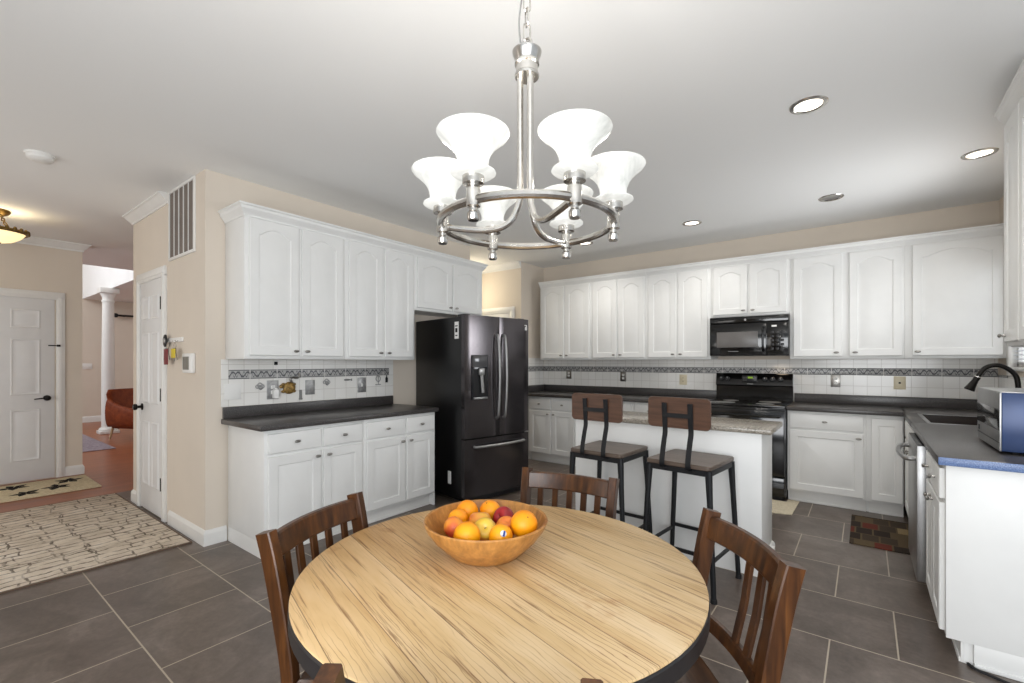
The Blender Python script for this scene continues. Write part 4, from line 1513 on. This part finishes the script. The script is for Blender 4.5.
fruit('orange', 'orange at the back left of the bowl, its top edge above the rim', (-1.0471, 1.1225, .8424), .037, 'orange', tilt=(.5, .3))
fruit('orange', 'orange at the back centre of the bowl beside the dark red apple', (-.9969, 1.1793, .8371), .037, 'orange', tilt=(.3, -.4))
fruit('orange', 'orange at the front left of the bowl, just above the near rim', (-.9025, .9659, .8402), .040, 'orange', tilt=(1.9, .3))
fruit('orange', 'largest orange, at the right end of the bowl', (-.8055, 1.1097, .8537), .042, 'orange', tilt=(.6, .5))
fruit('orange', 'orange with a small white and blue sticker at the front of the bowl', (-.8294, 1.0291, .8355), .036, 'orange', True, tilt=(2.2, .4))
fruit('orange', 'small orange half hidden behind the blushed peach at the left of the bowl', (-1.0266, 1.057, .8355), .034, 'orange', tilt=(1.0, 1.0))
fruit('apple', 'yellow apple in the middle front of the fruit bowl', (-.9012, 1.0415, .8329), .038, 'yellowapple', tilt=(.9, .5))
fruit('apple', 'yellow apple with a red blush in the centre of the bowl', (-.9598, 1.0867, .8335), .038, 'blushapple', tilt=(.2, .2))
fruit('apple', 'dark red apple between two oranges in the bowl', (-.9243, 1.1624, .8331), .037, 'redapple', tilt=(1.0, -.3))
fruit('peach', 'red-orange peach at the left of the fruit bowl', (-.9856, 1.0004, .8336), .036, 'peach', tilt=(.8, .2))
fruit('peach', 'peach mostly hidden behind the largest orange', (-.8749, 1.1145, .8284), .034, 'peach', tilt=(.4, .2))

# ---------------------------------------------------------------- chandelier
CX, CY, CZ, CR = -.7637, 1.066, 1.727, .243
ch = thing('chandelier', 'brushed nickel ring chandelier with six alabaster shades above the dining table', 'chandelier', (CX, CY, CZ))
obj('ring', MB().tube([(CR * cos(2 * pi * k / 64), CR * sin(2 * pi * k / 64), 0) for k in range(64)], .011, 10, True), 'nickel', ch)
a0 = .654      # angle of the image-right direction in the plan
hub = MB()
hub.lathe([(0, .420), (.034, .420), (.035, .426), (.031, .431), (.031, .452), (.035, .455), (.035, .461), (.032, .465), (.0345, .471), (.041, .487), (.042, .492), (.035, .498), (.02, .502), (0, .504)], seg=28)
obj('hub', hub, 'nickel', ch)
obj('loop', MB().tube([(.016 * cos(a), 0, .514 + .016 * sin(a)) for a in [2 * pi * k / 16 for k in range(16)]], .0035, 8, True), 'nickel', ch)
ztop = CH - CZ
for i in range(14):
    z0 = .548 + i * .043
    if z0 > ztop - .035:
        break
    pl = []
    for k in range(20):
        a = 2 * pi * k / 20
        u, w_ = .0105 * cos(a), .0125 * sin(a) + (.0135 if sin(a) > 0 else -.0135)
        ang = a0 + (0.35 if i % 2 == 0 else 1.92)
        pl.append((u * cos(ang), u * sin(ang), z0 + w_))
    obj('chain_link', MB().tube(pl, .0026, 6, True), 'nickel', ch)
wp = catmull([(-.016 * cos(a0), -.016 * sin(a0), .497), (-.022 * cos(a0), -.022 * sin(a0), .58), (-.008, -.004, .68), (.008, .003, .76), (-.008, -.004, .86), (0, 0, ztop - .02)], 8)
obj('power_cord', MB().tube(wp, .0026, 8), 'greyplastic', ch)
obj('ceiling_canopy', MB().lathe([(0, ztop - .001), (.062, ztop - .001), (.062, ztop - .008), (.045, ztop - .024), (.015, ztop - .032), (0, ztop - .034)], seg=28), 'nickel', ch)
angs = [R(-124), R(-64), R(-4), R(56), R(116), R(176)]
for i, an in enumerate(angs):
    a = a0 + an
    x, y = CR * cos(a), CR * sin(a)
    sk = MB()
    sk.lathe([(0, -.050), (.012, -.050), (.0148, -.046), (.0148, -.032), (.010, -.027), (.010, -.020), (.0175, -.016), (.0175, .026), (.015, .030), (.015, .036), (.0265, .038), (.0265, .060), (.0, .060)], (x, y, 0), 20)
    obj('lamp_socket', sk, 'nickel', ch)
    gs = MB()
    zz = .056
    gs.lathe([(.0165, zz), (.034, zz), (.049, zz + .003), (.0555, zz + .008), (.054, zz + .0115), (.044, zz + .015), (.0385, zz + .020), (.0365, zz + .028), (.0385, zz + .042), (.045, zz + .058), (.057, zz + .074), (.072, zz + .087), (.083, zz + .096), (.0885, zz + .104), (.087, zz + .107),
              (.080, zz + .099), (.069, zz + .089), (.054, zz + .076), (.042, zz + .059), (.035, zz + .042), (.033, zz + .03), (.033, zz + .02), (.0165, zz + .012)], (x, y, 0), 32)
    obj('glass_shade', gs, 'alabaster', ch, 60)
    bulb = obj('bulb', MB().lathe([(0, zz + .01), (.012, zz + .012), (.013, zz + .03), (.018, zz + .045), (.019, zz + .054), (.014, zz + .066), (0, zz + .07)], (x, y, 0), 14), 'whiteglow', ch, 60)
    point('chandelier_bulb_light', (CX + x * 1.0, CY + y * 1.0, CZ + zz + .115), 2.4, (1, .95, .88), .04)
# three curved stems from the hub down and out to the ring
for i, an in enumerate((R(-64), R(56), R(176))):
    a = a0 + an
    r0 = .019
    ca, sa = cos(a), sin(a)
    pts = [(r0 * ca, r0 * sa, .425), (r0 * ca, r0 * sa, .30), (r0 * ca, r0 * sa, .11), (r0 * ca * 1.2, r0 * sa * 1.2, .06)]
    pts += [(.05 * ca, .05 * sa, .008), (.10 * ca, .10 * sa, -.012), (.17 * ca, .17 * sa, -.010), (CR * ca, CR * sa, 0)]
    obj('stem', MB().tube(catmull(pts, 6), .0092, 10), 'nickel', ch)

# ---------------------------------------------------------------- recessed lights
def make_can(label, loc, lit=True):
    t = thing('recessed_light', label, 'ceiling light', loc, 0, 'recessed ceiling lights')
    obj('trim_ring', MB().lathe([(.066, -.002), (.072, -.007), (.088, -.006), (.092, -.001), (.092, .0), (.066, .0)], seg=32), 'nickel', t)
    obj('diffuser', MB().lathe([(0, -.003), (.05, -.0035), (.066, -.002), (.066, -.0005), (0, -.0005)], seg=28), 'whiteglow' if lit else 'canoff', t)
    return t


cans = [((-.244, 2.987), 'recessed ceiling light nearest the camera, right of the chandelier', True),
        ((.615, 4.382), 'recessed ceiling light at the right, above the sink', True),
        ((-.228, 4.778), 'unlit recessed ceiling light over the counter right of the microwave', False),
        ((-1.385, 4.797), 'recessed ceiling light over the range, in front of the microwave cabinet', True),
        ((-2.618, 4.832), 'recessed ceiling light in the far corner, seen just below the chandelier ring', True)]
can0 = make_can(cans[0][1], (*cans[0][0], CH))
for (x, y), lab, lit in cans[1:]:
    r = dup(can0, (x, y, CH), 0, lab)
    if not lit:
        for k in kids(r):
            if k.name.startswith('diffuser'):
                k.data = k.data.copy()
                k.data.materials[0] = M['canoff']
for (x, y), lab, lit in cans:
    if lit:
        spot('recessed_lamp_light', (x, y, CH - .03), 24)

# ---------------------------------------------------------------- hall lamp, smoke alarm, vent, thermostat, keys
hl = thing('ceiling_lamp', 'antique brass ceiling lamp with an amber glass bowl in the hall', 'ceiling light', (-6.36, .47, CH))
hl.scale = (.86, .86, 1.04)
obj('canopy', MB().lathe([(0, 0), (.11, 0), (.115, -.012), (.10, -.03), (.06, -.05), (.03, -.06), (0, -.062)], seg=24), 'brass', hl)
obj('stem', MB().lathe([(0, -.05), (.014, -.05), (.014, -.09), (.022, -.10), (.014, -.115), (.014, -.17), (.02, -.18), (0, -.19)], seg=14), 'brass', hl)
gm = MB()
gm.tube([(.235 * cos(2 * pi * k / 40), .235 * sin(2 * pi * k / 40), -.19) for k in range(40)], .016, 8, True)
for k in range(24):
    a = 2 * pi * k / 24
    gm.ball((.245 * cos(a), .245 * sin(a), -.18), .017, .017, .022, 8, 6)
obj('rim', gm, 'brass', hl)
obj('glass_bowl', MB().lathe([(0, -.29), (.06, -.288), (.13, -.27), (.19, -.235), (.225, -.195), (.22, -.19), (.18, -.225), (.12, -.262), (0, -.28)], seg=32), 'bowlglow', hl, 60)
obj('finial', MB().lathe([(0, -.345), (.008, -.335), (.014, -.322), (.006, -.312), (.03, -.298), (.045, -.288), (0, -.283)], seg=14), 'brass', hl)
for k in range(3):
    a = 2 * pi * k / 3 + .35
    obj('scroll_arm', MB().tube(catmull([(.05 * cos(a), .05 * sin(a), -.045), (.11 * cos(a), .11 * sin(a), -.06), (.10 * cos(a), .10 * sin(a), -.10), (.16 * cos(a), .16 * sin(a), -.12), (.235 * cos(a), .235 * sin(a), -.18)], 5), .006, 8), 'brass', hl)
point('hall_lamp_light', (-6.36, .50, CH - .20), 1.7, (1, .93, .8), .08)

sa = thing('smoke_alarm', 'round white smoke alarm on the ceiling at the left', 'smoke alarm', (-4.44, .53, CH))
obj('base_plate', MB().lathe([(0, 0), (.078, 0), (.078, -.012), (0, -.012)], seg=28), 'whiteplastic', sa)
obj('alarm_cover', MB().lathe([(0, -.012), (.07, -.012), (.068, -.03), (.055, -.042), (.03, -.046), (0, -.047)], seg=28), 'whiteplastic', sa)

vt = thing('air_vent', 'tall white return-air vent with vertical slats high on the wall beside the left cabinets', 'vent', (-4.56, YA, 2.17))
VW, VH = .565, .57
fm = MB()
fm.box(0, -.014, 0, VW, 0, .022, .002).box(0, -.014, VH - .022, VW, 0, VH, .002).box(0.0005, -.0132, .020, .022, 0, VH - .02, .001).box(VW - .022, -.0132, .02, VW - .0005, 0, VH - .02, .001)
obj('vent_frame', fm, 'trimwhite', vt)
obj('duct_back', MB().box(.02, -.002, .02, VW - .02, -.0005, VH - .02), 'duct', vt)
for k in range(5):
    x = .02 + (k + .5) * (VW - .04) / 5 + .05
    if x < VW - .03:
        obj('slat', MB().bar([(x, -.008, .02), (x, -.008, VH - .02)], (1, .0, 0), .010, .006), 'trimwhite', vt)
lo = MB()
for k in range(46):
    x = .026 + k * (VW - .052) / 45
    lo.bar([(x, -.005, .022), (x, -.005, VH - .022)], (1, .8, 0), .006, .0012)
obj('louvres', lo, plain('grey_louvre', (120, 110, 102), .7), vt)

th = thing('thermostat', 'white thermostat with a grey screen beside the hanging keys', 'thermostat', (-4.085, YA, 1.33))
obj('case', MB().box(-.105, -.03, -.075, .085, 0, .075, .008), 'whiteplastic', th)
obj('screen', MB().box(-.085, -.032, -.05, .04, -.029, .05, .002), 'screen', th)

kh = thing('key_hook', 'small white wall hook strip holding keys beside the closet door', 'hook', (-4.42, YA, 1.50))
obj('strip', MB().box(-.17, -.012, .0, .17, 0, .035, .003), 'whiteplastic', kh)
for x in (-.14, -.03, .09):
    obj('hook', MB().tube([(x, -.01, .01), (x, -.028, .0), (x, -.034, .012)], .0035, 6), 'nickel', kh)


def key_bunch(name, label, x, col, n, drop):
    t = thing(name, label, 'keys', (-4.50 + x, YA - .034, 1.49))
    t.scale = (1.6, 1.2, 1.5)
    obj('key_ring', MB().tube([(.016 * cos(a), 0, -.014 + .016 * sin(a)) for a in [2 * pi * k / 16 for k in range(16)]], .0018, 6, True), 'nickel', t)
    for k in range(n):
        an = R(-28 + 56 * k / max(1, n - 1))
        mt = Matrix.Translation((0, -.003 * k, -.028)) @ Matrix.Rotation(an, 4, 'Y')
        obj('key', MB().box(-.004, -.001, -.07, .004, .001, -.022).lathe([(0, -.001), (.013, -.001), (.013, .001), (0, .001)], (0, 0, 0), 12, mat=Matrix.Translation((0, 0, -.012)) @ Matrix.Rotation(R(90), 4, 'X')), 'pewter', t).matrix_local = mt
    obj('key_tag', MB().box(-.026, -.014, -.04 - drop, .026, -.006, -.03, .006), col, t)
    return t


key_bunch('key_bunch', 'bunch of keys with a yellow tag on the wall hooks', .17, 'yellow', 3, .04)
key_bunch('key_bunch', 'bunch of keys with a dark red fob hanging lowest by the thermostat', -.0, 'redplastic', 4, .075)
fob = thing('car_fob', 'round dark and silver fob hanging nearest the closet door', 'keys', (-4.575, YA - .03, 1.525))
fob.scale = (1.15, 1.1, 1.1)
obj('fob_body', MB().ball((0, 0, -.01), .036, .012, .048, 16, 10), 'blackplastic', fob)
obj('fob_face', MB().ball((.008, -.009, -.01), .018, .006, .02, 12, 8), 'silverleaf', fob)

# ---------------------------------------------------------------- rugs
def flat_rug(name, label, x0, y0, x1, y1, mat, h=.008, edge=None):
    cx, cy = (x0 + x1) / 2, (y0 + y1) / 2
    o = tag(obj(name, MB().box(x0 - cx, y0 - cy, 0, x1 - cx, y1 - cy, h, .003), mat, loc=(cx, cy, .0005)), label, 'rug')
    if edge:
        m = MB()
        a, b = (x1 - x0) / 2, (y1 - y0) / 2
        for q in ((-a - .006, -b - .006, a + .006, -b + .006), (-a - .006, b - .006, a + .006, b + .006), (-a - .006, -b, -a + .006, b), (a - .006, -b, a + .006, b)):
            m.box(q[0], q[1], 0, q[2], q[3], h + .0015, .002)
        obj('binding', m, edge, o)
    return o


flat_rug('area_rug', 'large beige rug with broken dark lines in front of the closet door', -6.03, -.30, -3.95, 1.255, 'rug', .010, plain('brown_rug_binding', (110, 92, 78), .95))
er = flat_rug('entry_mat', 'cream shaggy mat with black leaf shapes at the white entry door', -7.30, -.10, -6.50, 1.24, 'shag', .014)
lf = MB()
random.seed(11)
for cx, cy, ro in ((-.17, .50, .4), (.08, .36, 2.0), (.18, .12, 3.5), (-.22, .08, 1.0), (-.05, -.25, 2.6)):
    for k in range(5):
        a = ro + k * 2 * pi / 5 + random.uniform(-.2, .2)
        ln = random.uniform(.11, .15)
        p = [(cx, cy), (cx + ln * .55 * cos(a - .5), cy + ln * .55 * sin(a - .5)), (cx + ln * cos(a), cy + ln * sin(a)), (cx + ln * .55 * cos(a + .5), cy + ln * .55 * sin(a + .5))]
        lf.prism(p, .013, .0155 + k * .0004)
obj('leaf_pattern', lf, 'blackshag', er)
flat_rug('kitchen_mat', 'patterned red and tan mat on the floor in front of the sink cabinets', -.09, 4.21, .33, 5.0, 'mat', .008)
m = MB().prism([(-.42, -.27), (.25, -.285), (.375, -.25), (.385, .24), (.29, .25), (.288, .15), (-.42, .15)], 0, .006)
tag(obj('range_mat', m, 'creammat', loc=(-.88, 4.93, .0005)), 'plain cream mat on the floor in front of the range', 'rug')
flat_rug('living_rug', 'mauve-grey rug on the hardwood beyond the hall', -11.7, .2, -9.22, 1.93, 'purplerug', .008)

cord = MB().tube(catmull([(.362, 2.835, .007), (.37, 2.815, .007), (.385, 2.80, .007), (.42, 2.785, .007), (.50, 2.755, .006), (.70, 2.72, .006)], 6), .006, 8)
tag(obj('power_cord', cord, 'rubber'), 'black cord on the floor by the white end panel', 'cord')

# ---------------------------------------------------------------- counter-top oven
to = thing('toaster_oven', 'stainless countertop oven with blue daylight painted on its side at the right edge', 'oven', (.50, 3.56, CT1 + .001), R(-90))
OW, OD, OH = .52, .36, .285
obj('oven_case', MB().box(0, -.001, .012, OW, OD, OH - .003, .003), 'bluereflect', to)
obj('top_cover', MB().box(-.001, -.006, OH - .004, OW + .001, OD + .001, OH, .0015), 'steel', to)
fo = obj('front_panel', MB().box(0, -.008, .012, OW, -.001, OH - .004, .0015), 'steel', to)
obj('glass_band', MB().box(.004, -.010, .105, OW - .004, -.004, .205, .003), 'blackgloss', fo)
obj('button', MB().box(.045, -.012, .062, .062, -.007, .088, .002), 'blackplastic', fo)
obj('door_seam', MB().box(.01, -.0095, .048, OW - .01, -.007, .052), 'blackplastic', fo)
obj('case_seam', MB().box(OW - .001, .10, .012, OW + .0015, .106, OH - .012), 'blackplastic', to)
for x in (.05, OW - .05):
    for y in (.05, OD - .05):
        obj('foot', MB().lathe([(0, 0), (.014, 0), (.014, .014), (0, .014)], (x, y, 0), 10), 'rubber', to)

# ---------------------------------------------------------------- living area beyond the hall
co = thing('column', 'white round column standing on the hardwood floor beyond the hall', 'column', (-11.36, 2.26, 0))
co.scale = (.76, .76, 1)
obj('column_base', MB().box(-.19, -.19, 0, .19, .19, .055, .006).lathe([(0, .055), (.175, .055), (.185, .08), (.165, .105), (.14, .115), (0, .115)], seg=28), 'trimwhite', co)
obj('shaft', MB().lathe([(0, .11), (.132, .11), (.13, 1.2), (.112, 2.5), (0, 2.5)], seg=32), 'trimwhite', co)
obj('capital', MB().lathe([(0, 2.47), (.125, 2.47), (.13, 2.5), (.115, 2.52), (.115, 2.56), (.16, 2.64), (0, 2.64)], seg=28).box(-.18, -.18, 2.64, .18, .18, 2.735, .006), 'trimwhite', co)

ac = thing('armchair', 'rust brown leather armchair on thin legs by the white column', 'chair', (-10.27, 2.50, 0), R(-62))
# local: faces +x after rotation handled below; sitter faces +y
obj('seat_cushion', MB().box(-.27, -.26, .28, .27, .34, .43, .05), 'leather', ac)
bk_ = MB()
lp = []
for z, y, hw in ((.20, -.22, .33), (.40, -.27, .34), (.60, -.33, .345), (.78, -.39, .33), (.86, -.42, .27)):
    ring = []
    for k in range(16):
        a = 2 * pi * k / 16
        ring.append((hw * cos(a), y + .075 * sin(a) + .05 * abs(cos(a)) ** 3, z))
    lp.append(ring)
bk_.loops(lp, True, True, True)
obj('backrest', bk_, 'leather', ac, 60)
for s in (-1, 1):
    lp = []
    for y, zt, w_ in ((-.30, .72, .06), (-.12, .62, .07), (.12, .56, .07), (.32, .53, .065), (.36, .45, .05)):
        zb = .22
        lp.append([(s * .33 + w_ * cos(a), y, (zt + zb) / 2 + (zt - zb) / 2 * sin(a)) for a in [2 * pi * k / 14 for k in range(14)]])
    obj('armrest', MB().loops(lp, True, True, True), 'leather', ac, 60)
obj('seat_base', MB().box(-.31, -.28, .19, .31, .33, .30, .03), 'leather', ac)
for x in (-.27, .27):
    for y in (-.28, .28):
        obj('leg', MB().tube([(x, y, .2), (x * 1.1, y * 1.12, 0)], [.02, .012], 8), plain('pale_wood_leg', (190, 160, 124), .5), ac)
obj('throw', MB().box(-.2, -.30, .43, .2, .05, .50, .03), plain('tan_throw', (176, 140, 84), .9), ac)

sp = plate('switch_plate', 'white three-gang switch plate on the far wall left of the column', (-13.745, 2.36, 1.25), R(90), .20, .13, 'whiteplastic', 'rocker3')
sp['category'] = 'switch'
rd_ = MB().tube([(-13.66, 2.90, 2.42), (-13.66, 4.9, 2.42)], .022, 10).ball((-13.66, 2.85, 2.42), .05)
rd_.box(-13.75, 3.0, 2.40, -13.65, 3.03, 2.44).box(-13.75, 4.7, 2.40, -13.65, 4.73, 2.44)
tag(obj('curtain_rod', rd_, 'blackmetal'), 'black curtain rod with a round end high on the far wall', 'rod')

# soft warm lamp in the pantry passage
point('passage_lamp_light', (-4.45, 4.75, 2.3), 9, (1, .88, .66), .15)

scene.cycles.use_denoising = True
scene.cycles.max_bounces = 8
scene.cycles.diffuse_bounces = 4
scene.cycles.sample_clamp_indirect = 6
